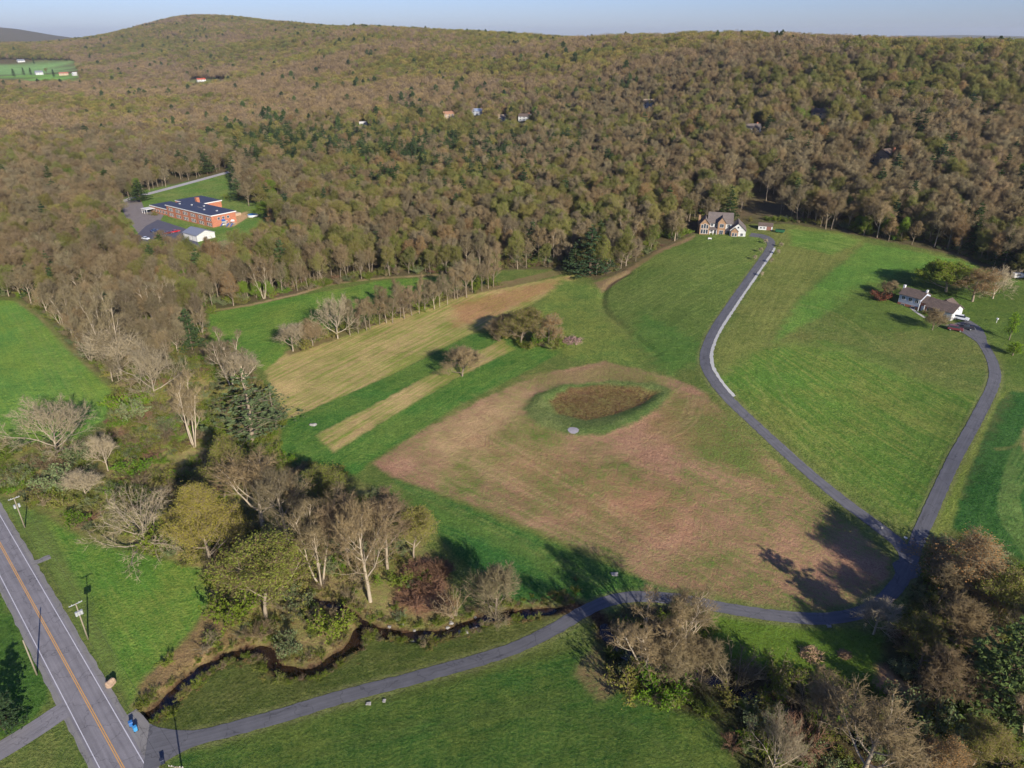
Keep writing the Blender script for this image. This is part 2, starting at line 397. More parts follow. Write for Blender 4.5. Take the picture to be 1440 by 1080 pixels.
# grass by the road
paint([(0, 706), (22, 712), (60, 724), (130, 767), (200, 780), (280, 800), (296, 848), (262, 900), (205, 958), (190, 1000), (150, 945), (80, 810), (30, 740)], S(92, 132, 48), S(122, 134, 56), 0.4, 1.0, ((60, 760), (180, 960)), 0.3)
paint([(0, 706), (22, 712), (60, 724), (150, 890), (190, 1000), (150, 945), (80, 810), (10, 715)], S(112, 124, 60), S(94, 116, 50), 0.4, 1.0)
paint([(188, 992), (203, 952), (262, 898), (296, 850), (305, 868), (335, 895), (375, 910), (320, 915), (280, 936), (235, 975)], S(150, 122, 84), S(118, 104, 56), 0.4, 0.9)
paint([(-200, 800), (-20, 800), (30, 885), (72, 970), (50, 1015), (0, 1040), (-200, 1120)], S(62, 98, 36), S(84, 108, 44), 0.4, 1.0)
# wood floor, bottom corner, and the earth path into it
paint([(1308, 765), (1350, 754), (1400, 772), (1450, 797), (1600, 870), (1600, 1190), (1100, 1190), (1040, 1085), (1000, 1012), (905, 985), (850, 948), (838, 900), (846, 872), (880, 848), (985, 858), (1000, 930), (1120, 947), (1190, 964), (1237, 962),
       (1247, 892), (1285, 830), (1294, 790)], S(84, 72, 48), S(58, 68, 30), 0.45, 1.5)
paint([(1234, 935), (1246, 940), (1300, 985), (1288, 998), (1228, 962)], S(172, 128, 90), S(140, 112, 76), 0.3, 1.0)
paint([(560, 800), (600, 780), (625, 800), (640, 850), (600, 870), (550, 850)], S(150, 104, 78), S(140, 112, 80), 0.4, 2.0)
# wheel tracks, mowing turns and drill lines left by the tractor
def track(pts, c, w_=0.55, gap=1.9, amt=.55):
    L = smooth_line(at_many(pts), 2.0)
    t = np.gradient(L, axis=0); t /= np.hypot(t[:, 0], t[:, 1])[:, None]
    nr = np.stack([-t[:, 1], t[:, 0]], -1)
    for sd in (-.5, .5):
        paint_line(L + nr * gap * sd, w_, c, c, 0.4, 0.45, amt, px=False)
DK, LT = S(58, 84, 34), S(138, 136, 74)
for k in range(5):
    o_ = k * 13
    track([(1020 + o_ * 1.2, 540 - o_ * .55), (1068 + o_, 600 - o_ * .3), (1130 + o_ * .9, 655 - o_ * .2), (1200 + o_ * .7, 705 - o_ * .1), (1262 + o_ * .3, 742)], DK if k % 2 else LT, amt=.4)
for k in range(3):
    track([(1285 - k * 9, 738 - k * 16), (1325 - k * 10, 662 - k * 12), (1372 - k * 12, 575 - k * 6)], DK, amt=.45)
track([(1112, 425), (1180, 445), (1260, 500), (1375, 545)], LT, amt=.5)
for k in range(4):
    track([(420 + k * 60, 1062 - k * 14), (600 + k * 50, 1020 - k * 12), (760 + k * 30, 1000 - k * 10), (880 + k * 20, 1030 + k * 2), (960 + k * 8, 1080)], DK if k % 2 else S(98, 108, 52), amt=.35)
for k, (a_, b_) in enumerate(((1.18, 8), (1.36, 14), (1.6, 22), (1.9, 32))):   # turns round the pond
    track([(840 - 105 * a_, 578 + b_ * .4), (800 - 40 * a_, 600 + 22 * a_), (860, 600 + 26 * a_), (915 + 30 * a_, 590 + 8 * a_), (945 + 25 * a_, 560)], S(140, 104, 76) if k % 2 else S(186, 150, 110), w_=.9, amt=.22)
for k in range(6):
    track([(560 + k * 22, 650 - k * 14), (660 + k * 26, 690 - k * 8), (780 + k * 26, 744 - k * 4), (900 + k * 22, 790)], S(140, 104, 78) if k % 2 else S(188, 150, 112), w_=.8, gap=2.6, amt=.35)
for k in range(3):
    track([(20 + k * 26, 440 + k * 10), (60 + k * 26, 510 + k * 10), (88 + k * 26, 570 + k * 6)], S(132, 142, 74), amt=.5)
track([(88, 772), (120, 820), (160, 900), (190, 960)], DK, amt=.4)
track([(905, 395), (960, 380), (1040, 370), (1066, 350)], LT, amt=.35)
track([(560, 682), (650, 722), (760, 776), (850, 822)], LT, amt=.4)
for side in (-1, 1):       # worn margins of driveway and branch
    for L in (DRIVE, BRANCH):
        t = np.gradient(L, axis=0); t /= np.hypot(t[:, 0], t[:, 1])[:, None]
        paint_line(L + np.stack([-t[:, 1], t[:, 0]], -1) * side * 2.1, 0.9, S(128, 124, 80), S(110, 116, 62), 0.4, 0.5, .7, px=False)
# banks of the creek
paint_line(CREEK[:-45], 5.2, S(120, 100, 66), S(92, 92, 50), 0.45, 1.2, .8, px=False)
paint_line(CREEK, 3.4, S(74, 52, 36), S(96, 78, 56), 0.4, 0.5, px=False)
paint_line(RILL, 2.0, S(70, 52, 36), S(84, 74, 48), 0.4, 0.5, px=False)
# school grounds and the far farms
paint([(162, 285), (200, 268), (322, 243), (330, 250), (328, 262), (350, 285), (420, 268), (430, 275), (400, 296), (380, 315), (396, 335), (345, 352), (290, 362), (215, 360), (165, 330)], S(92, 124, 52), S(124, 132, 66), 0.4, 2.0)
paint([(318, 306), (346, 298), (352, 303), (330, 318), (318, 320)], S(196, 156, 112), S(180, 146, 104), 0.3, 1.0)
paint([(-100, 86), (100, 87), (106, 101), (0, 106), (-100, 106)], S(134, 166, 96), S(116, 150, 84), 0.4, 10)
paint([(15, 107), (112, 105), (106, 116), (30, 118)], S(128, 170, 72), S(116, 160, 70), 0.4, 6)
paint([(235, 113), (318, 113), (318, 120), (240, 121)], S(120, 136, 76), S(130, 130, 80), 0.4, 6)

def mesh_grid(name, X, Y, Z):
    ny, nx = X.shape
    me = bpy.data.meshes.new(name)
    n = nx * ny
    me.vertices.add(n)
    me.vertices.foreach_set('co', np.stack([X.ravel(), Y.ravel(), Z.ravel()], -1).astype(np.float32).ravel())
    i = np.arange(n).reshape(ny, nx)
    q = np.stack([i[:-1, :-1], i[:-1, 1:], i[1:, 1:], i[1:, :-1]], -1).reshape(-1, 4)
    me.loops.add(q.size)
    me.loops.foreach_set('vertex_index', q.ravel().astype(np.int32))
    me.polygons.add(len(q))
    me.polygons.foreach_set('loop_start', (np.arange(len(q)) * 4).astype(np.int32))
    me.polygons.foreach_set('use_smooth', np.ones(len(q), bool))
    me.update(calc_edges=True)
    return me

# ---------------------------------------------------------------- materials: node helper
class NT:
    def __init__(s, name):
        s.m = bpy.data.materials.new(name); s.m.use_nodes = True
        s.t = s.m.node_tree; s.t.nodes.clear()
        s.out = s.n('ShaderNodeOutputMaterial')
    def n(s, kind, **kw):
        nd = s.t.nodes.new(kind)
        for k, v in kw.items():
            setattr(nd, k, v)
        return nd
    def put(s, sock, v):
        if v is None:
            return
        if hasattr(v, 'is_output'):
            s.t.links.new(v, sock)
        elif hasattr(sock.default_value, '__len__') and not hasattr(v, '__len__'):
            sock.default_value = (v,) * len(sock.default_value)
        else:
            if hasattr(v, '__len__') and len(v) == 3 and len(sock.default_value) == 4:
                v = (*v, 1)
            sock.default_value = v
    def math(s, op, a, b=None, c=None, clamp=False):
        nd = s.n('ShaderNodeMath', operation=op); nd.use_clamp = clamp
        for i, v in enumerate((a, b, c)):
            if v is not None:
                s.put(nd.inputs[i], v)
        return nd.outputs[0]
    def mix(s, f, a, b, mode='MIX'):
        nd = s.n('ShaderNodeMix', data_type='RGBA', blend_type=mode)
        s.put(nd.inputs[0], f); s.put(nd.inputs[6], a); s.put(nd.inputs[7], b)
        return nd.outputs[2]
    def noise(s, vec, scale, detail=5, rough=0.6, dist=0.0):
        nd = s.n('ShaderNodeTexNoise')
        if vec is not None:
            s.put(nd.inputs['Vector'], vec)
        nd.inputs['Scale'].default_value = scale; nd.inputs['Detail'].default_value = detail
        nd.inputs['Roughness'].default_value = rough; nd.inputs['Distortion'].default_value = dist
        return nd.outputs[0]
    def bsdf(s, col, rough=0.9, spec=0.2, normal=None, metal=0.0, **kw):
        b = s.n('ShaderNodeBsdfPrincipled')
        s.put(b.inputs['Base Color'], col); s.put(b.inputs['Roughness'], rough)
        b.inputs['Specular IOR Level'].default_value = spec; b.inputs['Metallic'].default_value = metal
        if normal is not None:
            s.put(b.inputs['Normal'], normal)
        s.t.links.new(b.outputs[0], s.out.inputs[0])
        return b
    def bump(s, h, strength, dist):
        nd = s.n('ShaderNodeBump'); s.put(nd.inputs['Height'], h)
        nd.inputs['Strength'].default_value = strength; nd.inputs['Distance'].default_value = dist
        return nd.outputs[0]
    def attr(s, name, kind='GEOMETRY'):
        return s.n('ShaderNodeAttribute', attribute_name=name, attribute_type=kind)

def ground_material():
    t = NT('ground_cover')
    pos = t.n('ShaderNodeNewGeometry').outputs['Position']
    a, b = t.attr('cover_a').outputs[0], t.attr('cover_b').outputs[0]
    mixv, ra = t.attr('cover_mix').outputs[2], t.attr('row_amount').outputs[2]
    ruv = t.attr('row_uv').outputs[1]
    n1 = t.noise(pos, 0.04, 8, 0.68, 0.25)
    n2 = t.noise(pos, 0.42, 7, 0.74, 0.0)
    n3 = t.noise(pos, 1.7, 5, 0.78)
    mp = t.n('ShaderNodeMapping'); t.put(mp.inputs['Vector'], ruv); mp.inputs['Scale'].default_value = (0.035, 0.75, 1)
    nr = t.noise(mp.outputs[0], 1.0, 5, 0.6)
    f = t.math('MULTIPLY_ADD', t.math('SUBTRACT', n1, 0.5), 3.3, mixv)
    f = t.math('MULTIPLY_ADD', t.math('SUBTRACT', n2, 0.5), 1.4, f)
    f = t.math('MULTIPLY_ADD', t.math('SUBTRACT', n3, 0.5), 2.4, f)
    f = t.math('MULTIPLY_ADD', t.math('MULTIPLY', t.math('SUBTRACT', nr, 0.5), 4.4), ra, f, clamp=True)
    col = t.mix(f, a, b)
    tint = t.noise(pos, 0.09, 4, 0.6, 0.3)
    n4 = t.noise(pos, 5.2, 3, 0.75)
    v = t.math('ADD', t.math('MULTIPLY_ADD', t.math('SUBTRACT', n3, 0.5), 2.0, 1.0), t.math('MULTIPLY', t.math('SUBTRACT', n4, 0.5), 1.7))
    v = t.math('MULTIPLY', v, t.math('MULTIPLY_ADD', t.math('SUBTRACT', n2, 0.5), 0.9, 1.0))
    v = t.math('MULTIPLY', v, t.math('MULTIPLY_ADD', tint, 0.55, 0.72))
    v = t.math('MULTIPLY', v, t.math('MULTIPLY_ADD', t.math('MULTIPLY', t.math('SUBTRACT', nr, 0.5), ra), 0.9, 1.0))
    vv = t.n('ShaderNodeCombineColor'); [t.put(vv.inputs[i], v) for i in range(3)]
    col = t.mix(1.0, col, vv.outputs[0], 'MULTIPLY')
    hs = t.n('ShaderNodeHueSaturation'); t.put(hs.inputs['Color'], col); hs.inputs['Saturation'].default_value = 0.98; hs.inputs['Value'].default_value = 1.07; col = hs.outputs[0]
    h = t.math('ADD', n3, t.math('MULTIPLY', n2, 1.8))
    t.bsdf(col, 0.95, 0.05, t.bump(h, 0.7, 0.5))
    return t.m

me = mesh_grid('ground', MX, MY, MZ)
def vattr(me, name, kind, data):
    at_ = me.attributes.new(name, kind, 'POINT')
    f = {'FLOAT': 'value', 'FLOAT_COLOR': 'color', 'FLOAT_VECTOR': 'vector', 'INT': 'value'}[kind]
    at_.data.foreach_set(f, np.ascontiguousarray(data, dtype=np.int32 if kind == 'INT' else np.float32).ravel())
one = np.ones((NV, 1)); zer = np.zeros((NV, 1))
vattr(me, 'cover_a', 'FLOAT_COLOR', np.hstack([colA, one])); vattr(me, 'cover_b', 'FLOAT_COLOR', np.hstack([colB, one]))
vattr(me, 'cover_mix', 'FLOAT', mixb); vattr(me, 'row_amount', 'FLOAT', rowa); vattr(me, 'row_uv', 'FLOAT_VECTOR', np.hstack([rowuv, zer]))
me.materials.append(ground_material())
ground = bpy.data.objects.new('ground', me); COL.objects.link(ground); ground['kind'] = 'structure'

# ---------------------------------------------------------------- roads, water
def plain(name, col, rough=0.8, spec=0.3, metal=0.0, var=0.12, scale=3.0, bump=0.0):
    t = NT(name)
    pos = t.n('ShaderNodeTexCoord').outputs['Object']
    n = t.noise(pos, scale, 5, 0.65)
    v = t.math('MULTIPLY_ADD', n, 2 * var, 1 - var)
    cc = t.n('ShaderNodeCombineColor'); [t.put(cc.inputs[i], v) for i in range(3)]
    t.bsdf(t.mix(1.0, col, cc.outputs[0], 'MULTIPLY'), rough, spec, t.bump(n, bump, 0.05) if bump else None, metal)
    return t.m

def asphalt(name, col, patch=0.3):
    t = NT(name)
    pos = t.n('ShaderNodeNewGeometry').outputs['Position']
    uv = t.attr('road_uv').outputs[1]
    mp = t.n('ShaderNodeMapping'); t.put(mp.inputs['Vector'], uv); mp.inputs['Scale'].default_value = (0.05, 1.6, 1)
    streak = t.noise(mp.outputs[0], 1.0, 4, 0.6)
    n = t.noise(pos, 0.35, 5, 0.6); n2 = t.noise(pos, 6.0, 3, 0.7)
    v = t.math('MULTIPLY_ADD', t.math('SUBTRACT', n, 0.5), patch * 1.4, 1.0)
    v = t.math('MULTIPLY_ADD', t.math('SUBTRACT', streak, 0.5), patch * 2.0, v)
    v = t.math('MULTIPLY_ADD', t.math('SUBTRACT', n2, 0.5), 0.5, v)
    vo = t.n('ShaderNodeTexVoronoi', feature='DISTANCE_TO_EDGE'); vo.inputs['Scale'].default_value = 0.16
    wn = t.n('ShaderNodeTexNoise'); t.put(wn.inputs['Vector'], pos); wn.inputs['Scale'].default_value = 0.5; wn.inputs['Detail'].default_value = 4
    va = t.n('ShaderNodeVectorMath', operation='MULTIPLY_ADD'); t.put(va.inputs[0], wn.outputs[1]); va.inputs[1].default_value = (3, 3, 3); t.put(va.inputs[2], pos)
    t.put(vo.inputs['Vector'], va.outputs[0])
    crack = t.math('MULTIPLY', t.math('LESS_THAN', vo.outputs[0], 0.012), 0.28)
    v = t.math('SUBTRACT', v, crack)
    cc = t.n('ShaderNodeCombineColor'); [t.put(cc.inputs[i], v) for i in range(3)]
    t.bsdf(t.mix(1.0, col, cc.outputs[0], 'MULTIPLY'), 0.85, 0.25)
    return t.m

def ribbon(name, line, width, lift, mat, parent=None, offset=0.0, cross=5, zfun=None, z_shift=0.0, ragged=0.0):
    L = np.asarray(line, float)
    t = np.gradient(L, axis=0); t /= np.maximum(np.hypot(t[:, 0], t[:, 1]), 1e-9)[:, None]
    nrm = np.stack([-t[:, 1], t[:, 0]], -1)
    s = np.r_[0, np.cumsum(np.hypot(*np.diff(L, axis=0).T))]
    w2 = np.broadcast_to(np.asarray(width, float), (len(L),)) / 2
    k = np.linspace(-1, 1, cross)
    off = w2[:, None] * k[None] + offset
    if ragged:
        off[:, 0] += ragged * (np.sin(s * .9 + np.sin(s * .37) * 3) + .8 * np.sin(s * 2.3 + 1)); off[:, -1] += ragged * (np.sin(s * .8 + 2 + np.sin(s * .29) * 3) + .8 * np.sin(s * 2.1))
    X = L[:, 0, None] + nrm[:, 0, None] * off; Y = L[:, 1, None] + nrm[:, 1, None] * off
    Z = (zfun or z_smooth)(X.ravel(), Y.ravel()).reshape(X.shape) + lift + z_shift
    me = mesh_grid(name, X, Y, Z)
    vattr(me, 'road_uv', 'FLOAT_VECTOR', np.stack([np.repeat(s[:, None], cross, 1).ravel(), off.ravel(), np.zeros(X.size)], -1))
    me.materials.append(mat)
    o = bpy.data.objects.new(name, me); COL.objects.link(o)
    if parent:
        o.parent = parent
    else:
        o['kind'] = 'structure'
    me.flip_normals() if me.polygons[0].normal.z < 0 else None
    return o

m_road = asphalt('old_asphalt', S(130, 125, 126), 0.4)
m_drive = asphalt('dark_asphalt', S(100, 98, 100), 0.45)
m_pale = asphalt('worn_asphalt', S(132, 127, 122), 0.35)
m_white = plain('white_road_paint', S(206, 202, 204), 0.7, 0.2, var=0.2, scale=1.5)
m_yellow = plain('yellow_road_paint', S(214, 158, 84), 0.7, 0.2, var=0.2, scale=1.5)
m_gravel = plain('pale_gravel', S(188, 184, 176), 0.95, 0.1, var=0.35, scale=4.0)
ts = np.arange(-330, 190, 2.0)
road = ribbon('road', np.array([road_pt(t) for t in ts]), 7.0, 0.05, m_road, cross=7)
def shoulder(name, off):
    ribbon(name, np.array([road_pt(t) for t in ts]), 1.3, 0.03, m_pale, offset=off, cross=4, ragged=0.1)
shoulder('road_shoulder', 3.9); shoulder('road_shoulder', -3.8)
for off in (3.0, -3.0):
    ribbon('edge_line', np.array([road_pt(t) for t in ts]), 0.15, 0.058, m_white, road, offset=off, cross=2)
for off in (0.16, -0.16):
    ribbon('centre_line', np.array([road_pt(t) for t in ts]), 0.15, 0.058, m_yellow, road, offset=off, cross=2)
dw = np.full(len(DRIVE), 3.45); dw[:6] = [12, 9.5, 7.5, 6, 4.8, 4]
dw[-14:] = np.linspace(3.45, 6.5, 14)
ribbon('driveway', DRIVE, dw, 0.07, m_drive, cross=7, ragged=0.08)
bw = np.full(len(BRANCH), 3.5); bw[-12:] = np.linspace(3.5, 13, 12); bw[:4] = [3, 5, 6.5, 5.5]
ribbon('branch_driveway', BRANCH, bw, 0.08, m_drive, cross=7, ragged=0.08)
i0 = np.argmin(np.hypot(*(DRIVE - np.array(at(1086, 347))).T)); i1 = np.argmin(np.hypot(*(DRIVE - np.array(at(1024, 559))).T))
ribbon('gravel_strip', DRIVE[min(i0, i1):max(i0, i1)], 1.15, 0.06, m_gravel, offset=-2.3, cross=4, ragged=0.12)
ribbon('side_road', smooth_line(at_many([(112, 990), (85, 1002), (55, 1022), (10, 1050), (-60, 1090)]), 1.0), 4.6, 0.045, m_road, cross=6)
ribbon('lay_by', smooth_line(at_many([(40, 793), (55, 789), (71, 783)]), 0.6), 1.9, 0.045, m_pale, cross=5, ragged=.15)
ribbon('drive_apron', smooth_line(at_many([(172, 1010), (192, 1035), (205, 1075)]), 0.8), 5.5, 0.04, m_pale, cross=6)

def water_material():
    t = NT('brown_water')
    pos = t.n('ShaderNodeNewGeometry').outputs['Position']
    n = t.noise(pos, 1.6, 4, 0.6); n2 = t.noise(pos, 0.8, 3)
    t.bsdf(t.mix(n2, S(58, 40, 28), S(34, 24, 18)), 0.12, 0.5, t.bump(n, 0.25, 0.08))
    return t.m
m_water = water_material()
ribbon('creek', CREEK, 3.6, 0.0, m_water, z_shift=-1.02, cross=4)
ribbon('rill', RILL, 2.2, 0.0, m_water, z_shift=-0.62, cross=4)
# school yard
def sheet(name, poly, lift, mat, px=True, step=2.5):
    P = at_many(poly) if px else np.array(poly)
    bm = bmesh.new()
    vs = [bm.verts.new((x, y, 0)) for x, y in P]
    f = bm.faces.new(vs)
    if f.normal.z < 0:
        f.normal_flip()
    bmesh.ops.triangulate(bm, faces=[f])
    for _ in range(6):
        long = [e for e in bm.edges if e.calc_length() > step * 2]
        if not long:
            break
        bmesh.ops.subdivide_edges(bm, edges=long, cuts=1)
        bmesh.ops.triangulate(bm, faces=bm.faces[:])
    bm.verts.ensure_lookup_table()
    zs = H(np.array([v.co.x for v in bm.verts]), np.array([v.co.y for v in bm.verts]))
    for v, z in zip(bm.verts, zs):
        v.co.z = z + lift
    bmesh.ops.recalc_face_normals(bm, faces=bm.faces[:])
    me = bpy.data.meshes.new(name); bm.to_mesh(me); bm.free()
    if sum(p.normal.z for p in me.polygons) < 0:
        me.flip_normals()
    me.materials.append(mat)
    o = bpy.data.objects.new(name, me); COL.objects.link(o); o['kind'] = 'structure'
    return o
m_lot = asphalt('car_park_asphalt', S(92, 90, 100), 0.25)
m_lot_old = asphalt('car_park_old', S(132, 122, 118), 0.3)
sheet('school_yard', [(168, 282), (196, 276), (204, 296), (232, 300), (224, 312), (222, 322), (196, 330), (176, 305)], 0.08, m_lot_old)
sheet('car_park', [(222, 309), (262, 322), (272, 332), (285, 352), (200, 352), (188, 335), (205, 318)], 0.085, m_lot)
ribbon('school_lane', smooth_line(at_many([(168, 284), (196, 276), (215, 271), (260, 259), (300, 248), (322, 242), (335, 238)]), 4.0), 7.0, 0.1, asphalt('lane_asphalt', S(176, 170, 168), 0.2), cross=5)
sheet('gravel_patch', [(798, 606), (801, 603.5), (806, 603), (811, 604), (814, 606.5), (813, 609.5), (808, 611.5), (803, 611), (799.5, 609)], 0.06, plain('grey_gravel', S(150, 144, 146), 0.95, 0.1, var=0.3, scale=3.0), step=0.8)
# ---------------------------------------------------------------- plants: branch skeletons, twigs, leaves
UP = np.array([0, 0, 1.0])
def unit(v):
    return v / max(np.linalg.norm(v), 1e-9)

class Geo:
    """collects tubes, spikes and leaf faces into one mesh"""
    def __init__(s):
        s.v, s.f3, s.n = [], [], 0
    def add(s, V, F):
        s.v.append(np.asarray(V, np.float32)); s.f3.append(np.asarray(F, np.int32) + s.n); s.n += len(V)
    def tube(s, pts, rad, sides):
        pts = np.asarray(pts); n = len(pts)
        t = unit(pts[-1] - pts[0])
        a = unit(np.cross(t, [0.3, 0.9, 0.1] if abs(t[2]) > 0.8 else UP)); b = np.cross(t, a)
        ang = np.arange(sides) * 2 * math.pi / sides
        ring = np.cos(ang)[:, None] * a + np.sin(ang)[:, None] * b
        V = (pts[:, None] + ring[None] * np.asarray(rad)[:, None, None]).reshape(-1, 3)
        i = np.arange(n - 1)[:, None] * sides; j = np.arange(sides)[None]; k = (j + 1) % sides
        q0, q1, q2, q3 = i + j, i + k, i + sides + k, i + sides + j
        F = np.concatenate([np.stack([q0, q1, q2], -1).reshape(-1, 3), np.stack([q0, q2, q3], -1).reshape(-1, 3)])
        s.add(V, F)
    def spikes(s, P, D, L, r):
        P, D = np.asarray(P), np.asarray(D); n = len(P)
        if not n:
            return
        ref = np.where(np.abs(D[:, 2:3]) > 0.8, [[0.9, 0.3, 0.1]], [[0, 0, 1.0]])
        a = np.cross(D, ref); a /= np.linalg.norm(a, axis=1, keepdims=True) + 1e-9
        b = np.cross(D, a)
        r = np.broadcast_to(np.asarray(r, float), (n,))[:, None]; L = np.broadcast_to(np.asarray(L, float), (n,))[:, None]
        V = np.stack([P + a * r, P + (-.5 * a + .87 * b) * r, P + (-.5 * a - .87 * b) * r, P + D * L], 1).reshape(-1, 3)
        k = np.arange(n)[:, None] * 4
        F = np.concatenate([k + [[0, 1, 3]], k + [[1, 2, 3]], k + [[2, 0, 3]]])
        s.add(V, F)
    def leaves(s, rng, P, size, flat=0.0):
        """small rhombic leaf sprays turned every way"""
        P = np.asarray(P); n = len(P)
        if not n:
            return
        d = rng.normal(size=(n, 3)); d[:, 2] *= (1 - flat); d /= np.linalg.norm(d, axis=1, keepdims=True) + 1e-9
        e = rng.normal(size=(n, 3)); e -= (e * d).sum(1, keepdims=True) * d; e /= np.linalg.norm(e, axis=1, keepdims=True) + 1e-9
        sz = (np.broadcast_to(np.asarray(size, float), (n,)) * rng.uniform(.6, 1.35, n))[:, None]
        V = np.stack([P - d * sz * .5, P + e * sz * .32, P + d * sz * .5, P - e * sz * .32], 1).reshape(-1, 3)
        k = np.arange(n)[:, None] * 4
        s.add(V, np.concatenate([k + [[0, 1, 2]], k + [[0, 2, 3]]]))
    def mesh(s, name, mat, smooth=False):
        me = bpy.data.meshes.new(name)
        V = np.concatenate(s.v); F = np.concatenate(s.f3)
        me.vertices.add(len(V)); me.vertices.foreach_set('co', V.ravel())
        me.loops.add(F.size); me.loops.foreach_set('vertex_index', F.ravel())
        me.polygons.add(len(F)); me.polygons.foreach_set('loop_start', (np.arange(len(F)) * 3).astype(np.int32))
        if smooth:
            me.polygons.foreach_set('use_smooth', np.ones(len(F), bool))
        me.update(calc_edges=True)
        me.materials.append(mat)
        return me

def tree_mat(name, stops, rough=0.85, leaf=0.0, patch=0.004, spread=0.6):
    """one colour per plant, drawn from a range; neighbours tend to be alike"""
    t = NT(name)
    oi = t.n('ShaderNodeObjectInfo')
    n = t.noise(oi.outputs['Location'], patch, 3, 0.6)
    f = t.math('MULTIPLY_ADD', t.math('SUBTRACT', n, 0.5), 2.2, 0.5)
    f = t.math('ADD', t.math('MULTIPLY', f, 1 - spread), t.math('MULTIPLY', oi.outputs['Random'], spread), clamp=True)
    ramp = t.n('ShaderNodeValToRGB'); t.put(ramp.inputs[0], f)
    el = ramp.color_ramp.elements
    while len(el) < len(stops):
        el.new(0.5)
    for i, c in enumerate(stops):
        el[i].position = i / max(len(stops) - 1, 1); el[i].color = (*c, 1)
    r2 = t.math('FRACT', t.math('MULTIPLY', oi.outputs['Random'], 37.7))
    pos = t.n('ShaderNodeTexCoord').outputs['Object']
    nn = t.noise(pos, 0.55, 3, 0.6)
    v = t.math('MULTIPLY', t.math('MULTIPLY_ADD', r2, 0.5, 0.75), t.math('MULTIPLY_ADD', nn, 0.9, 0.55))
    cc = t.n('ShaderNodeCombineColor'); [t.put(cc.inputs[i], v) for i in range(3)]
    col = t.mix(1.0, ramp.outputs[0], cc.outputs[0], 'MULTIPLY')
    d = t.n('ShaderNodeBsdfDiffuse'); t.put(d.inputs[0], col)
    sh = d.outputs[0]
    if leaf:
        tr = t.n('ShaderNodeBsdfTranslucent'); t.put(tr.inputs[0], col)
        mx = t.n('ShaderNodeMixShader'); mx.inputs[0].default_value = leaf
        t.t.links.new(d.outputs[0], mx.inputs[1]); t.t.links.new(tr.outputs[0], mx.inputs[2]); sh = mx.outputs[0]
    t.t.links.new(sh, t.out.inputs[0])
    return t.m

KT = 1.18
T = lambda *c: S(*c, k=KT)
m_bark = tree_mat('grey_bark', [T(138, 124, 104), T(156, 140, 118), T(120, 106, 88)])
m_bark_pale = tree_mat('pale_bark', [T(184, 168, 144), T(166, 150, 126)])
m_bark_dark = tree_mat('dark_bark', [T(92, 78, 62), T(108, 92, 74)])
m_twig = tree_mat('bare_twigs', [T(134, 114, 90), T(144, 124, 90), T(136, 124, 94), T(126, 108, 88)])
m_twig_pale = tree_mat('pale_twigs', [T(172, 156, 126), T(158, 144, 114)])
m_twig_red = tree_mat('reddish_twigs', [T(128, 96, 78), T(142, 112, 86)])
m_bud_olive = tree_mat('olive_buds', [T(124, 124, 58), T(146, 142, 68), T(120, 132, 54), T(152, 136, 74)], leaf=0.3)
m_bud_ochre = tree_mat('ochre_buds', [T(162, 150, 66), T(158, 150, 70), T(142, 146, 62)], leaf=0.3)
m_bud_orange = tree_mat('orange_buds', [T(176, 132, 76), T(164, 124, 78), T(178, 142, 90)], leaf=0.3)
m_leaf_bright = tree_mat('fresh_leaves', [T(122, 148, 40), T(104, 140, 42), T(136, 156, 46)], leaf=0.35)
m_leaf_green = tree_mat('green_leaves', [T(106, 124, 42), T(120, 134, 46), T(96, 116, 44)], leaf=0.3)
m_leaf_grey = tree_mat('greygreen_leaves', [T(118, 132, 84), T(132, 142, 96), T(108, 126, 78)], leaf=0.3)
m_leaf_red = tree_mat('dark_red_leaves', [T(120, 66, 52), T(132, 78, 58)], leaf=0.3)
m_needle_pale = tree_mat('pale_pine_needles', [T(98, 112, 74), T(108, 120, 80)], leaf=.15)
m_needle_green = tree_mat('sunny_pine_needles', [T(84, 100, 56), T(92, 106, 58)], leaf=.15)
m_needle = tree_mat('pine_needles', [T(66, 84, 52), T(80, 96, 54), T(60, 78, 52), T(88, 100, 58)], leaf=0.15)

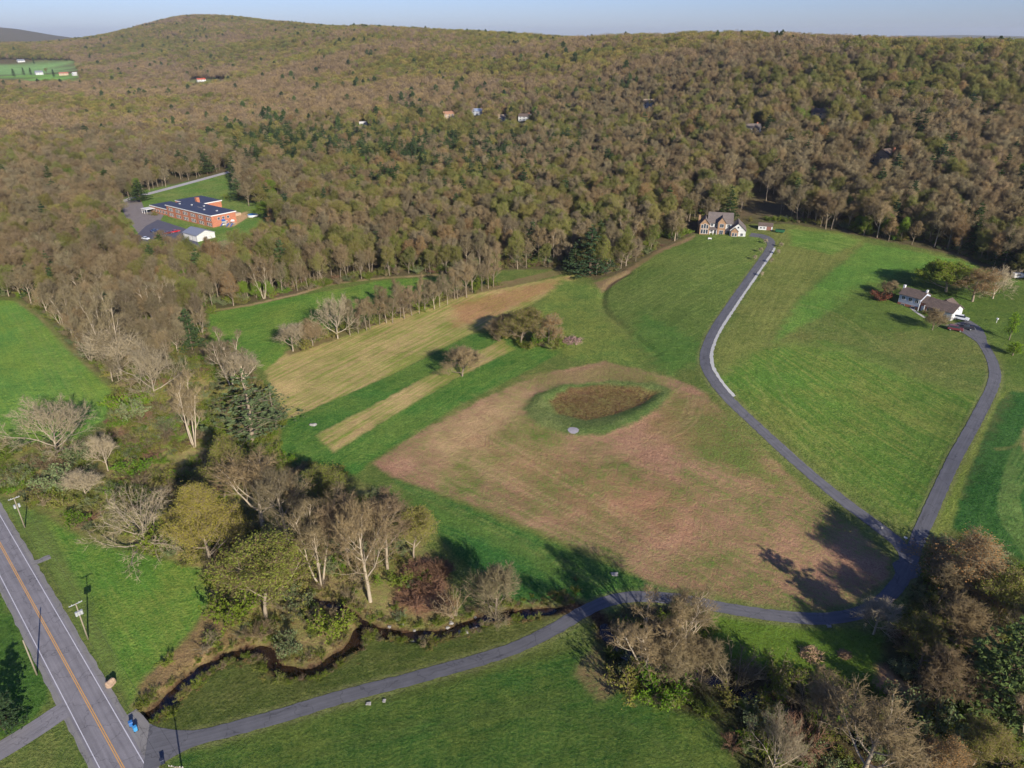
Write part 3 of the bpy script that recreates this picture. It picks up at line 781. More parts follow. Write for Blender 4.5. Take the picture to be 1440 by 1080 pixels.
def grow(seed, H=18, trunk=0.45, limbs=9, limb_len=0.42, ang=45, start=0.4, lift=0.12, r0=0.3, wob=0.12, stems=1, nb=6, nt=5, ratio=0.55, droop=0.0, spread_stem=0.12, twig=0.9):
    """a branch skeleton: tubes of three orders and the points and directions where twigs leave"""
    rng = np.random.default_rng(seed)
    tubes, tw = [], []
    def limb(p, d, L, r, lvl):
        ns = (7, 5, 4, 3)[lvl]
        pts, rad = [p], [r]
        for i in range(ns):
            d = unit(d + rng.normal(size=3) * (wob * (0.45 if lvl == 0 else 1.0)) + UP * (lift if lvl else 0.05) - UP * droop * (lvl > 0) * (i / ns))
            p = p + d * (L / ns)
            pts.append(p); rad.append(r * (1 - 0.72 * (i + 1) / ns))
        tubes.append((np.array(pts), np.array(rad), lvl))
        pts = np.array(pts)
        if lvl >= 2:
            k = max(2, int(nt * (1.0 if lvl == 3 else 0.7)))
            for _ in range(k):
                t = rng.uniform(0.25, 1.0) * ns; i = min(int(t), ns - 1)
                q = pts[i] + (pts[i + 1] - pts[i]) * (t - i)
                dd = unit(unit(pts[i + 1] - pts[i]) * 0.9 + rng.normal(size=3) * 0.6 + UP * 0.15)
                tw.append((q, dd, twig * rng.uniform(.6, 1.3)))
            tw.append((pts[-1], unit(pts[-1] - pts[-2]), twig))
        if lvl == 3:
            return
        n = (limbs, nb, nb - 1)[lvl]
        st = (start, 0.28, 0.22)[lvl]
        az0 = rng.uniform(0, 6.28)
        for j in range(n):
            t = (st + (1 - st) * (j + rng.uniform(.1, .9)) / n) * ns; i = min(int(t), ns - 1)
            q = pts[i] + (pts[i + 1] - pts[i]) * (t - i)
            ax = unit(pts[i + 1] - pts[i])
            a = unit(np.cross(ax, [0.4, 0.7, 0.2])); b = np.cross(ax, a)
            az = az0 + j * 2.4 + rng.normal() * .35
            th = R(ang if lvl == 0 else 42) * rng.uniform(.75, 1.25) * (1.15 - 0.5 * (t / ns) if lvl == 0 else 1)
            dd = ax * math.cos(th) + (a * math.cos(az) + b * math.sin(az)) * math.sin(th)
            rel = t / ns
            if lvl == 0:
                LL = H * limb_len * rng.uniform(.8, 1.15) * (1.08 - 0.55 * rel)
            else:
                LL = L * ratio * rng.uniform(.75, 1.2) * (1.15 - 0.45 * rel)
            limb(q, unit(dd), LL, max(0.018, r * (1 - 0.72 * rel) * (0.62 if lvl == 0 else .6)), lvl + 1)
    for s_ in range(stems):
        az = s_ * 2 * math.pi / stems + rng.uniform(0, 1)
        d0 = unit(UP + (np.array([math.cos(az), math.sin(az), 0]) * spread_stem * rng.uniform(.7, 1.3) if stems > 1 else rng.normal(size=3) * .03))
        limb(np.array([0, 0, -0.3]) + (np.array([math.cos(az), math.sin(az), 0]) * 0.25 if stems > 1 else 0), d0, H * rng.uniform(.88, 1.0) * trunk, r0, 0)
    return tubes, tw, rng

def fit(tubes, tw, H):
    top = max(max(p[:, 2].max() for p, _, _ in tubes), max(q[2] + d[2] * l for q, d, l in tw))
    k = H / top
    return [(p * k, r, l) for p, r, l in tubes], [(q * k, d, l) for q, d, l in tw]

def tree_meshes(name, seed, bark, twigm, H=18, buds=None, bud_size=0.3, bud_n=1, r_twig=0.026, **kw):
    tubes, tw, rng = grow(seed, H=H, **kw)
    tubes, tw = fit(tubes, tw, H)
    g, c = Geo(), Geo()
    for p, r, l in tubes:
        if l <= 1:
            g.tube(p, np.maximum(r, 0.05 if l else 0.1), 6 if l == 0 else 4)
        elif l == 2:
            g.tube(p, np.maximum(r, 0.035), 3)
        else:
            c.tube(p[[0, 1, 3]], np.maximum(r[[0, 1, 3]], 0.02), 3)
    P = np.array([q for q, _, _ in tw]); D = np.array([d for _, d, _ in tw]); L = np.array([l for _, _, l in tw])
    c.spikes(P, D, L, r_twig)
    # finer twiglets off each twig
    for f in (0.4, 0.75):
        Q = P + D * (L * f)[:, None]
        E = D + rng.normal(size=D.shape) * 0.8; E /= np.linalg.norm(E, axis=1, keepdims=True)
        c.spikes(Q, E, L * 0.65, r_twig * .8)
    rad = float(np.percentile(np.hypot(P[:, 0], P[:, 1]), 92))
    out = [g.mesh(name + '_trunk', bark, True), c.mesh(name + '_crown', twigm)]
    if buds:
        b = Geo()
        for k in range(bud_n):
            Q = P + D * (L * rng.uniform(.2, 1.1, len(P)))[:, None] + rng.normal(size=P.shape) * 0.28
            b.leaves(rng, Q, bud_size)
        out.append(b.mesh(name + '_leaves', buds))
    return out, rad, H

def pine_meshes(name, seed, H=20, base=0.12, R0=4.6, layers=15, dense=1.0, ragged=0.25, tuft=0.75, needles=None, bark=None):
    rng = np.random.default_rng(seed)
    g, c = Geo(), Geo()
    zs = np.linspace(0, H, 8)
    g.tube(np.stack([rng.normal(size=8) * .12, rng.normal(size=8) * .12, zs - .3 * (zs == 0)], -1), 0.34 * (1 - zs / H * .9), 6)
    P = []
    for i in range(layers):
        h = H * (base + (0.97 - base) * (i + rng.uniform(-.25, .25)) / layers)
        prof = (1 - (h / H - base) / (1.02 - base)) ** 0.75
        n = max(4, int(7 * (0.5 + prof * .6)))
        a0 = rng.uniform(0, 6.28)
        for j in range(n):
            L = R0 * max(prof, .08) * rng.uniform(1 - ragged * 1.6, 1 + ragged)
            a = a0 + j * 6.283 / n + rng.normal() * .25
            d = np.array([math.cos(a), math.sin(a), rng.uniform(-.12, .22)])
            pts = [np.array([0, 0, h])]
            for k in range(4):
                pts.append(pts[-1] + unit(d) * L / 4); d[2] += rng.uniform(-.03, .10)
            pts = np.array(pts)
            g.tube(pts, [.07, .055, .045, .03, .02], 3)
            m = int((7 + L * 4.5) * dense)
            t = rng.uniform(.18, 1.02, m) ** .8 * 4
            k = np.minimum(t.astype(int), 3)
            q = pts[k] + (pts[k + 1] - pts[k]) * (t - k)[:, None]
            side = np.array([-math.sin(a), math.cos(a), 0])
            q = q + side * (rng.normal(size=m) * L * .16)[:, None] + rng.normal(size=(m, 3)) * [.12, .12, .1]
            P.append(q)
    P = np.concatenate(P + [np.array([[0, 0, H - .6], [0, 0, H - .2], [.1, 0, H - 1]])])
    n = len(P)
    for k in range(4):   # each tuft is a spray of needles
        D = rng.normal(size=(n, 3)); D[:, 2] = np.abs(D[:, 2]) * .5 + .1
        D /= np.linalg.norm(D, axis=1, keepdims=True)
        c.leaves(rng, P + D * tuft * .3, tuft * (1.0 if k < 2 else .75), flat=.5)
    return [g.mesh(name + '_trunk', bark or m_bark_dark, True), c.mesh(name + '_crown', needles or m_needle)], R0 * .8, H

def shrub_meshes(name, seed, H=3.0, W=1.8, leafm=None, n_stem=9, leaves=700, size=0.28, twigm=None):
    rng = np.random.default_rng(seed)
    g, c = Geo(), Geo()
    tips, dirs = [], []
    for i in range(n_stem):
        a = rng.uniform(0, 6.28); d = np.array([math.cos(a) * .55, math.sin(a) * .55, 1.0]) * rng.uniform(.7, 1.1)
        p = np.array([math.cos(a) * .2, math.sin(a) * .2, -.15]); pts = [p]
        for k in range(4):
            d = unit(d + rng.normal(size=3) * .22 + np.array([math.cos(a), math.sin(a), 0]) * .12)
            p = p + d * H * .27 * [W / H * 1.6, W / H * 1.6, 1]; pts.append(p)
        pts = np.array(pts); g.tube(pts, [.05, .045, .035, .03, .02], 3)
        for k in range(26):
            t = rng.uniform(.6, 4); j = min(int(t), 3)
            q = pts[j] + (pts[j + 1] - pts[j]) * (t - j)
            tips.append(q); dirs.append(unit(rng.normal(size=3) * .7 + UP * .6 + (q - [0, 0, q[2]]) * .2))
    P, D = np.array(tips), np.array(dirs)
    L = H * .3 * rng.uniform(.6, 1.2, len(P))
    c.spikes(P, D, L, .024)
    c.spikes(P + D * (L * .5)[:, None], np.roll(D, 3, 0), L * .6, .02)
    k = H / max(1e-6, max(v[:, 2].max() for v in c.v))
    out = [g.mesh(name + '_stems', twigm or m_bark, True), c.mesh(name + '_twigs', twigm or m_twig)]
    if leafm:
        b = Geo()
        idx = rng.integers(0, len(P), leaves)
        b.leaves(rng, P[idx] + D[idx] * (L[idx] * rng.uniform(0, 1.15, leaves))[:, None] + rng.normal(size=(leaves, 3)) * H * .05, size)
        out.append(b.mesh(name + '_leaves', leafm))
    return out, W, H * .95

# far crowns: fewer, larger sprays for trees of the distant hillsides
def far_meshes(name, seed, mat, kind, bark=None, H=16, W=5.6):
    rng = np.random.default_rng(seed)
    g, c = Geo(), Geo()
    g.tube(np.array([[0, 0, -.5], [.1, 0, H * .35], [0, .2, H * .62]]), [.28, .2, .1], 4)
    if kind == 'pine':
        n = 1100
        h = rng.uniform(.12, 1, n); a = rng.uniform(0, 6.28, n)
        r = W * .72 * np.sqrt(np.clip(1.02 - h, 0, 1)) * (.8 + .3 * np.sin(a * 3 + h * 9)) * (.85 + .25 * np.sin(h * 31)) * np.sqrt(rng.uniform(.3, 1, n))
        P = np.stack([r * np.cos(a), r * np.sin(a), h * H * 1.05], -1)
        c.leaves(rng, P, .8, flat=.4)
    else:
        lobes = rng.integers(5, 9)
        P = []
        for _ in range(lobes):
            a = rng.uniform(0, 6.28); rr = W * rng.uniform(.12, .6)
            ce = np.array([rr * math.cos(a), rr * math.sin(a), H * rng.uniform(.5, .8)])
            n = 115 if kind == 'bare' else 150
            d = rng.normal(size=(n, 3)); d /= np.linalg.norm(d, axis=1, keepdims=True)
            P.append(ce + d * (rng.uniform(.55, 1.0, n) ** .5)[:, None] * np.array([W * .44, W * .44, H * .21]))
        P = np.concatenate(P)
        c.leaves(rng, P, 0.5 if kind == 'bare' else 0.62)
        m = 70
        a = rng.uniform(0, 6.28, m)
        D = np.stack([np.cos(a) * .8, np.sin(a) * .8, rng.uniform(.7, 2.2, m)], -1); D /= np.linalg.norm(D, axis=1, keepdims=True)
        g.spikes(np.stack([np.zeros(m), np.zeros(m), rng.uniform(.3, .6, m) * H], -1), D, H * .42, .09)
    return [g.mesh(name + '_trunk', bark or m_bark_dark, True), c.mesh(name + '_crown', mat)], W, H

SPEC = {}
def lib(key, res, part_names=('trunk', 'crown', 'leaves')):
    SPEC[key] = dict(meshes=res[0], R=res[1], H=res[2], parts=part_names)

for i in range(4):   # trees of the wood: tall clear trunks, crown in the upper half
    lib(f'tall{i}', tree_meshes(f'tall{i}', 11 + i, m_bark, m_twig, H=18, trunk=.8, limbs=12, limb_len=.33, ang=50, start=.3, lift=.16, r0=.24, wob=.14))
for i in range(3):
    lib(f'bud{i}', tree_meshes(f'bud{i}', 31 + i, m_bark, m_twig, H=17, trunk=.78, limbs=12, limb_len=.34, ang=54, start=.24, lift=.14, r0=.22, wob=.14, buds=m_bud_olive, bud_size=.2, bud_n=7, nt=4))
lib('ochre', tree_meshes('ochre', 41, m_bark, m_twig, H=17, trunk=.78, limbs=14, limb_len=.34, ang=58, start=.1, lift=.12, r0=.28, buds=m_bud_ochre, bud_size=.15, bud_n=12))
lib('orange', tree_meshes('orange', 43, m_bark, m_twig, H=15, trunk=.7, limbs=11, limb_len=.36, ang=56, start=.25, lift=.14, r0=.26, buds=m_bud_orange, bud_size=.17, bud_n=3))
lib('fresh', tree_meshes('fresh', 44, m_bark, m_twig, H=13, trunk=.75, limbs=11, limb_len=.32, ang=52, start=.22, lift=.14, r0=.2, buds=m_leaf_bright, bud_size=.24, bud_n=9, nt=4))
lib('leafy', tree_meshes('leafy', 45, m_bark, m_twig, H=15, trunk=.62, limbs=12, limb_len=.5, ang=62, start=.2, lift=.12, r0=.35, buds=m_leaf_green, bud_size=.36, bud_n=7))
for i in range(2):   # open-grown trees fanning from a low fork
    lib(f'spread{i}', tree_meshes(f'spread{i}', 51 + i, m_bark_pale, m_twig_pale, H=16, trunk=.52, limbs=14, limb_len=.66, ang=66, start=.14, lift=.09, r0=.32, wob=.15, nb=7, nt=5, ratio=.5))
for i in range(2):   # several stems from one foot
    lib(f'vase{i}', tree_meshes(f'vase{i}', 61 + i, m_bark_pale, m_twig, H=19, trunk=.85, limbs=6, limb_len=.26, ang=34, start=.3, lift=.16, r0=.2, stems=4, spread_stem=.3, nb=5, nt=5))
for i in range(2):   # big crowns forking high
    lib(f'big{i}', tree_meshes(f'big{i}', 71 + i, m_bark_pale, m_twig, H=21, trunk=.66, limbs=11, limb_len=.42, ang=54, start=.3, lift=.15, r0=.42, nb=7, nt=6))
lib('sprawl', tree_meshes('sprawl', 55, m_bark_pale, m_twig_pale, H=13, trunk=.5, limbs=17, limb_len=.85, ang=74, start=.12, lift=.06, r0=.34, wob=.16, nb=5, nt=3, ratio=.45), )
lib('round', tree_meshes('round', 81, m_bark, m_twig, H=11, trunk=.6, limbs=14, limb_len=.42, ang=60, start=.16, lift=.14, r0=.2, nb=6, nt=6, ratio=.6))
lib('slim', tree_meshes('slim', 85, m_bark, m_twig, H=15, trunk=.85, limbs=12, limb_len=.22, ang=46, start=.14, lift=.18, r0=.16, nb=5, nt=4, r_twig=.02))
lib('small', tree_meshes('small', 82, m_bark_pale, m_twig_pale, H=8, trunk=.7, limbs=10, limb_len=.4, ang=55, start=.28, lift=.14, r0=.14, nb=5, nt=4, r_twig=.02))
lib('sapling', tree_meshes('sapling', 83, m_bark, m_leaf_bright, H=7, trunk=.92, limbs=14, limb_len=.16, ang=48, start=.2, r0=.07, nb=3, nt=3, buds=m_leaf_bright, bud_size=.26, bud_n=2, r_twig=.014, twig=.5))
PINE_PARTS = ('trunk', 'crown')
for i in range(3):
    lib(f'pine{i}', pine_meshes(f'pine{i}', 91 + i, H=19, R0=5.0, dense=.9, tuft=.62, ragged=.4), PINE_PARTS)
lib('openpine', pine_meshes('openpine', 98, H=20, R0=4.8, layers=12, base=.14, dense=.32, ragged=.5, tuft=.6, needles=m_needle_pale, bark=m_bark), PINE_PARTS)
lib('sunpine', pine_meshes('sunpine', 99, H=22, R0=6.2, layers=15, base=.08, dense=.85, ragged=.5, tuft=.62, needles=m_needle_green), PINE_PARTS)
lib('fieldpine', pine_meshes('fieldpine', 94, H=22, R0=5.2, layers=15, base=.06, dense=.8, ragged=.4, tuft=.62), PINE_PARTS)
lib('bigpine', pine_meshes('bigpine', 96, H=24, R0=6.0, layers=17, base=.1, dense=1.2, ragged=.35), PINE_PARTS)
SH = ('stems', 'twigs', 'leaves')
lib('sh_green', shrub_meshes('sh_green', 101, 3.0, 1.9, m_leaf_green, leaves=1500), SH)
lib('sh_fresh', shrub_meshes('sh_fresh', 102, 2.8, 1.8, m_leaf_bright, leaves=1500), SH)
lib('sh_grey', shrub_meshes('sh_grey', 103, 3.2, 2.2, m_leaf_grey, leaves=1600), SH)
lib('sh_olive', shrub_meshes('sh_olive', 104, 3.2, 2.0, m_bud_olive, leaves=1000), SH)
lib('sh_bare', shrub_meshes('sh_bare', 105, 3.4, 2.0, None, n_stem=13), SH[:2])
lib('sh_red', shrub_meshes('sh_red', 106, 2.2, 1.9, None, n_stem=30, twigm=m_twig_red), SH[:2])
lib('sh_darkred', shrub_meshes('sh_darkred', 107, 3.0, 1.7, m_leaf_red, leaves=1300), SH)
m_reed = tree_mat('dry_reeds', [T(136, 108, 76), T(156, 132, 86), T(124, 98, 70), T(138, 132, 76)], spread=.8)
lib('reed', shrub_meshes('reed', 108, 1.3, 1.0, None, n_stem=10, twigm=m_reed), SH[:2])
m_far_bare = tree_mat('far_bare_crowns', [T(142, 120, 102), T(156, 132, 102), T(162, 138, 92), T(148, 128, 104), T(136, 116, 100)], patch=.0035, spread=.55)
m_far_bud = tree_mat('far_budding_crowns', [T(142, 138, 76), T(158, 144, 78), T(124, 132, 64), T(166, 146, 82), T(118, 130, 62)], leaf=.25, patch=.004, spread=.6)
m_far_green = tree_mat('far_green_crowns', [T(100, 122, 50), T(116, 134, 54), T(132, 142, 58)], leaf=.25)
for i in range(3):
    lib(f'farbare{i}', far_meshes(f'farbare{i}', 121 + i, m_far_bare, 'bare'))
    lib(f'farbud{i}', far_meshes(f'farbud{i}', 131 + i, m_far_bud, 'bud'))
lib('fargreen', far_meshes('fargreen', 141, m_far_green, 'bud', H=14))
lib('farpine', far_meshes('farpine', 142, m_needle, 'pine', bark=m_bark_dark, H=15, W=6.5))

def tag(o, label, cat, group=None):
    o['label'] = label; o['category'] = cat
    if group:
        o['group'] = group
    return o

def empty(name, loc, rz=0.0):
    o = bpy.data.objects.new(name, None); COL.objects.link(o)
    o.location = loc; o.rotation_euler = (0, 0, rz); o.empty_display_size = 0.5
    return o

prng = random.Random(7)
def plant(key, x, y, h, label, cat='tree', name='bare_tree', group=None, wide=None, parts=True, z=None, tilt=0.0):
    """a plant on the ground at (x, y), h metres tall and, if given, wide metres across"""
    sp_ = SPEC[key]
    k = h / sp_['H']; kx = k if wide is None else wide / (2 * sp_['R'])
    z = float(H(x, y)[0]) if z is None else z
    o = empty(name, (x, y, z - 0.05), prng.uniform(0, 6.28))
    o.rotation_euler[0] = tilt
    o.scale = (kx, kx, k)
    tag(o, label, cat, group)
    for me, pn in zip(sp_['meshes'], sp_['parts']):
        c = bpy.data.objects.new(pn, me); COL.objects.link(c); c.parent = o
    return o

def top_height(x, y, z, ty):
    """height at which something standing at (x, y) reaches pixel row ty"""
    q = (ty - 540.0) / FPX        # (k cp - y sp) / (y cp + k sp) = q
    k = (q * y * cp + y * sp) / (cp - q * sp)
    return CAM_H - k - z

PLACED = []
def hero(key, bx, by, ty, wpx, label, name='bare_tree', cat='tree', group=None, tilt=0.0):
    x, y = at(bx, by)
    z = float(H(x, y)[0])
    h = top_height(x, y, z, ty)
    dep = y * cp + (CAM_H - z) * sp
    PLACED.append((x, y))
    return plant(key, x, y, h, label, cat, name, group, wide=wpx * dep / FPX if wpx else None, z=z, tilt=tilt)

# ---- trees one can single out
B, BU = 'bare_tree', 'budding_tree'
hero('spread0', 80, 637, 556, 112, 'wide pale bare tree with fanning limbs at the corner of the green crop field')
hero('sprawl', 208, 772, 692, 135, 'sprawling pale bare tree with drooping limbs at the edge of the roadside meadow')
hero('ochre', 298, 792, 672, 92, 'ochre leafing tree beside the sprawling pale bare tree', BU)
hero('bud0', 374, 868, 752, 112, 'broad tan and olive budding tree directly above the bend of the brook', BU)
hero('bud1', 316, 706, 610, 84, 'tall pale olive tree standing behind the ochre leafing tree', BU)
hero('big0', 371, 745, 634, 110, 'large grey bare tree with one low limb reaching left over dark scrub')
hero('big1', 408, 772, 660, 84, 'slim forked bare tree with a pale trunk between larger bare crowns')
hero('vase0', 452, 822, 690, 88, 'bare tree of several pale stems rising from one foot near the brook')
hero('big1', 521, 846, 706, 92, 'bare tree with a white trunk nearest the meeting of brook and rill')
hero('tall2', 492, 800, 680, 80, 'brown bare tree crowded behind the white trunked tree')
hero('tall0', 545, 800, 684, 72, 'tall upright bare tree at the field side of the brook wood')
hero('bud0', 582, 784, 712, 58, 'yellowish budding tree on the green verge below the bare field', BU)
hero('bud2', 470, 716, 655, 60, 'dark olive budding tree behind the brook wood, beside the field corner', BU)
hero('vase1', 325, 542, 464, 56, 'white stemmed bare tree of several upright trunks at the field corner')
hero('small', 345, 548, 488, 42, 'grey bare tree close beside the white stemmed one')
hero('spread0', 218, 556, 478, 84, 'dense fan shaped bare tree in the middle of the creekside scrub')
hero('vase0', 274, 628, 520, 60, 'bare many stemmed tree with olive twigs above the scrub glade', BU)
hero('openpine', 358, 626, 518, 84, 'open branched pine with a visible trunk beside the green field track', 'pine_tree')
hero('openpine', 388, 602, 540, 50, 'darker pine standing close behind the open branched pine', 'pine_tree')
hero('vase1', 166, 524, 404, 62, 'tallest pale trunked bare tree beside the green crop field')
hero('small', 172, 530, 460, 66, 'low spreading bare tree under the tall pale trunk by the crop field')
hero('round', 697, 868, 790, 64, 'round grey bare tree standing alone on the bank of the brook')
hero('round', 650, 529, 484, 52, 'lone tan twigged tree in the stubble strip with a long shadow')
hero('small', 1228, 892, 842, 46, 'small forked bare tree by the outer curve of the driveway')
hero('bud0', 733, 487, 432, 52, 'olive budding tree in the island clump above the pond', BU)
hero('round', 712, 476, 438, 44, 'grey bare tree at the shaded end of the island clump')
hero('orange', 772, 488, 442, 36, 'tan orange tree at the sunlit end of the island clump', BU)
hero('tall1', 752, 486, 440, 34, 'slender bare tree inside the island clump')
hero('sh_fresh', 757, 484, 462, 26, 'bright yellow green bush under the island clump', 'shrub', 'shrub')
hero('sh_green', 781, 484, 470, 22, 'low green bush between the island clump and the stone heap', 'shrub', 'shrub')
hero('sh_bare', 700, 478, 456, 26, 'dark bare bush at the foot of the shaded end of the clump', 'shrub', 'shrub')
# hedgerow between the two fields
hero('small', 412, 494, 450, 34, 'small pale bare tree at the near end of the hedgerow')
hero('round', 440, 486, 446, 34, 'twiggy grey tree second in the hedgerow')
hero('spread1', 475, 476, 411, 62, 'largest tree of the hedgerow, with a fanning bare crown')
hg = random.Random(3)
ORD = ['first', 'second', 'third', 'fourth', 'fifth', 'sixth', 'seventh', 'eighth', 'ninth', 'tenth', 'eleventh', 'twelfth', 'thirteenth', 'fourteenth', 'fifteenth', 'sixteenth', 'seventeenth', 'eighteenth', 'nineteenth', 'twentieth']
ORD += ['twenty ' + o for o in ORD[:9]] + ['thirtieth'] + ['thirty ' + o for o in ORD[:9]] + ['fortieth'] + ['forty ' + o for o in ORD[:9]]
for i in range(22):
    t = i / 21
    bx = 494 + t * 200 + hg.uniform(-3, 3); by = 473 - t * 68 + hg.uniform(-4, 1)
    hero(hg.choice(['slim', 'slim', 'tall1', 'slim', 'tall3', 'slim']), bx, by, by - hg.uniform(34, 60) - t * 6, hg.uniform(17, 27),
         f'slim grey bare hedgerow tree, {ORD[i]} beyond the large fanning one', group='slim trees of the hedgerow')
for i in range(14):
    t = i / 13
    bx = 430 + t * 255 + hg.uniform(-4, 4); by = 488 - t * 86 + hg.uniform(-3, 2)
    hero(hg.choice(['sh_bare', 'sh_green', 'sh_olive', 'sh_bare']), bx, by, by - hg.uniform(12, 20), hg.uniform(16, 24), f'low bush at the foot of the hedgerow, {ORD[i]} from its near end', 'shrub', 'shrub', group='bushes under the hedgerow')
# clump below the curve of the driveway
hero('big0', 955, 934, 828, 96, 'tall bare tree of two grey trunks just below the driveway')
hero('vase1', 906, 942, 852, 100, 'spreading brown bare tree over the ravine beside the culvert')
hero('round', 938, 955, 892, 70, 'low bushy bare tree at the foot of the ravine clump')
hero('round', 985, 958, 900, 56, 'round bare bush tree leaning over the lower lawn')
# corner wood
CW = [('orange', 1352, 838, 754, 112, 'brown topped budding tree at the branch road junction', BU), ('bud1', 1392, 880, 788, 100, 'broad olive tree behind the junction', BU),
      ('tall2', 1318, 850, 770, 66, 'dark bare tree nearest the branch road', B), ('round', 1340, 912, 838, 84, 'dense brown bare tree on the shaded drive side of the corner wood', B),
      ('fresh', 1425, 860, 800, 60, 'yellow green tree near the tramlines of the dark crop', BU), ('round', 1318, 990, 912, 74, 'rounded mauve bare tree above the earth path', B),
      ('sunpine', 1394, 1010, 868, 108, 'large sunlit pine in the corner wood', 'pine_tree'), ('bud2', 1292, 940, 880, 60, 'olive tree shading the lower lawn', BU),
      ('tall0', 1432, 930, 840, 60, 'grey bare tree behind the large sunlit pine', B), ('orange', 1322, 1100, 1046, 76, 'orange brown budding tree at the bottom of the corner wood', BU),
      ('spread0', 1085, 1086, 1000, 80, 'leaning pale bare tree at the edge of the bottom meadow', B), ('big0', 1210, 1105, 985, 130, 'tan bare tree with one dark crooked limb', B),
      ('tall3', 1150, 1040, 966, 76, 'grey bare tree below the two brush heaps', B), ('sh_grey', 1268, 1010, 978, 50, 'pale grey green bush by the earth path', 'shrub'),
      ('sh_grey', 1318, 1056, 1008, 66, 'large grey green bush in the middle of the corner wood', 'shrub'), ('sh_fresh', 1186, 1016, 984, 24, 'small vivid yellow green bush below the lower lawn', 'shrub'),
      ('sh_green', 1290, 1060, 1030, 46, 'dark green bush beside the large grey green one', 'shrub'), ('vase0', 1440, 1040, 960, 70, 'pale twiggy tree beyond the large sunlit pine', B),
      ('bud0', 1368, 1075, 1010, 66, 'olive tree below the large sunlit pine', BU), ('sh_olive', 1090, 965, 935, 54, 'olive bush on the lower lawn edge', 'shrub'),
      ('sh_bare', 1030, 968, 925, 64, 'brown bare thicket beside the lower lawn', 'shrub'), ('pine2', 1428, 960, 880, 50, 'dark pine tucked behind the large sunlit pine', 'pine_tree'),
      ('sh_red', 1125, 1062, 1020, 56, 'reddish bare thicket at the bottom of the wood', 'shrub'), ('bud1', 1240, 1040, 1000, 44, 'small olive tree between the grey green bushes', BU)]
for key, bx, by, ty, wp, lab, nm in CW:
    hero(key, bx, by, ty, wp, lab, nm, 'shrub' if nm == 'shrub' else 'tree', 'plants of the corner wood')
# gardens of the two houses
hero('leafy', 1330, 410, 364, 62, 'large dark green leafy tree behind the ranch house', 'leafy_tree')
hero('orange', 1367, 424, 376, 48, 'tan orange tree between the leafy green tree and the bare one', BU)
hero('spread1', 1396, 420, 374, 64, 'spreading tan bare tree farthest from the ranch house door')
hero('round', 1251, 416, 394, 26, 'small grey bare tree at the gable of the ranch house')
hero('sh_darkred', 1238, 422, 410, 22, 'dark red shrub beside the ranch house gable', 'shrub', 'shrub')
hero('round', 1311, 464, 432, 32, 'grey bare tree on the front lawn of the ranch house')
hero('sapling', 1419, 478, 440, 10, 'taller yellow green sapling on the lawn by the branch road', 'sapling')
hero('sapling', 1424, 500, 482, 13, 'shorter yellow green sapling on the lawn by the branch road', 'sapling')
hero('sh_green', 1301, 442, 436, 9, 'clipped bush under the front window of the ranch house', 'shrub', 'shrub')
for i, (bx, by) in enumerate([(1076, 343), (1069, 355), (1061, 366), (1098, 348), (1094, 358), (1084, 370), (1071, 389)]):
    hero('small', bx, by, by - 8, 5, 'young staked sapling beside the upper driveway', 'sapling', group='young trees along the upper driveway')
hero('fieldpine', 830, 386, 316, 46, 'broad dark pine at the end of the ditch', 'pine_tree')
hero('pine1', 808, 384, 340, 24, 'narrower pine beside the broad dark one', 'pine_tree')
hero('round', 880, 374, 330, 36, 'pale bare tree beside the broad dark pine')
for key, bx, by, ty, wp, lab, nm in [('pine2', 198, 284, 252, 22, 'dark conifer at the entrance end of the school', 'pine_tree'), ('pine0', 153, 268, 236, 26, 'tall pine where the school lane leaves the wood', 'pine_tree'), ('pine1', 336, 282, 250, 20, 'dark conifer at the left of the clump behind the school', 'pine_tree'),
                                     ('tall1', 350, 290, 254, 22, 'bare tree inside the clump behind the school', B), ('bud1', 366, 292, 256, 26, 'olive tree of the clump behind the school', BU), ('pine2', 404, 308, 270, 26, 'broad dark conifer on the lawn right of the round pool', 'pine_tree'),
                                     ('pine0', 376, 290, 258, 18, 'slender conifer of the clump behind the school', 'pine_tree'), ('fresh', 372, 306, 282, 26, 'yellow green tree below the clump behind the school', BU), ('sh_green', 322, 280, 272, 14, 'round bush at the end of the covered walk', 'shrub'),
                                     ('fresh', 100, 268, 236, 26, 'bright yellow green tree alone in the brown wood left of the school lane', BU), ('sh_olive', 216, 303, 297, 10, 'bush at the school entrance', 'shrub'),
                                     ('pine1', 131, 352, 318, 20, 'lone dark conifer in the bare wood below the school yard', 'pine_tree')]:
    hero(key, bx, by, ty, wp, lab, nm, 'shrub' if nm == 'shrub' else 'tree')
for i, (bx, by, w_) in enumerate([(44, 106, 8), (34, 106, 9), (76, 108, 8), (118, 109, 12), (66, 104, 6), (20, 108, 10), (128, 88, 9), (48, 90, 5)]):
    hero('farpine' if i != 4 else 'farbud1', bx, by, by - 8 - w_ * .3, w_, 'dark round tree around the farm at the far end of the valley', 'far_tree', group='trees round the far farm')
hero('pine2', 6, 1026, 966, 46, 'dark evergreen bush tree at the mouth of the side road', 'pine_tree')
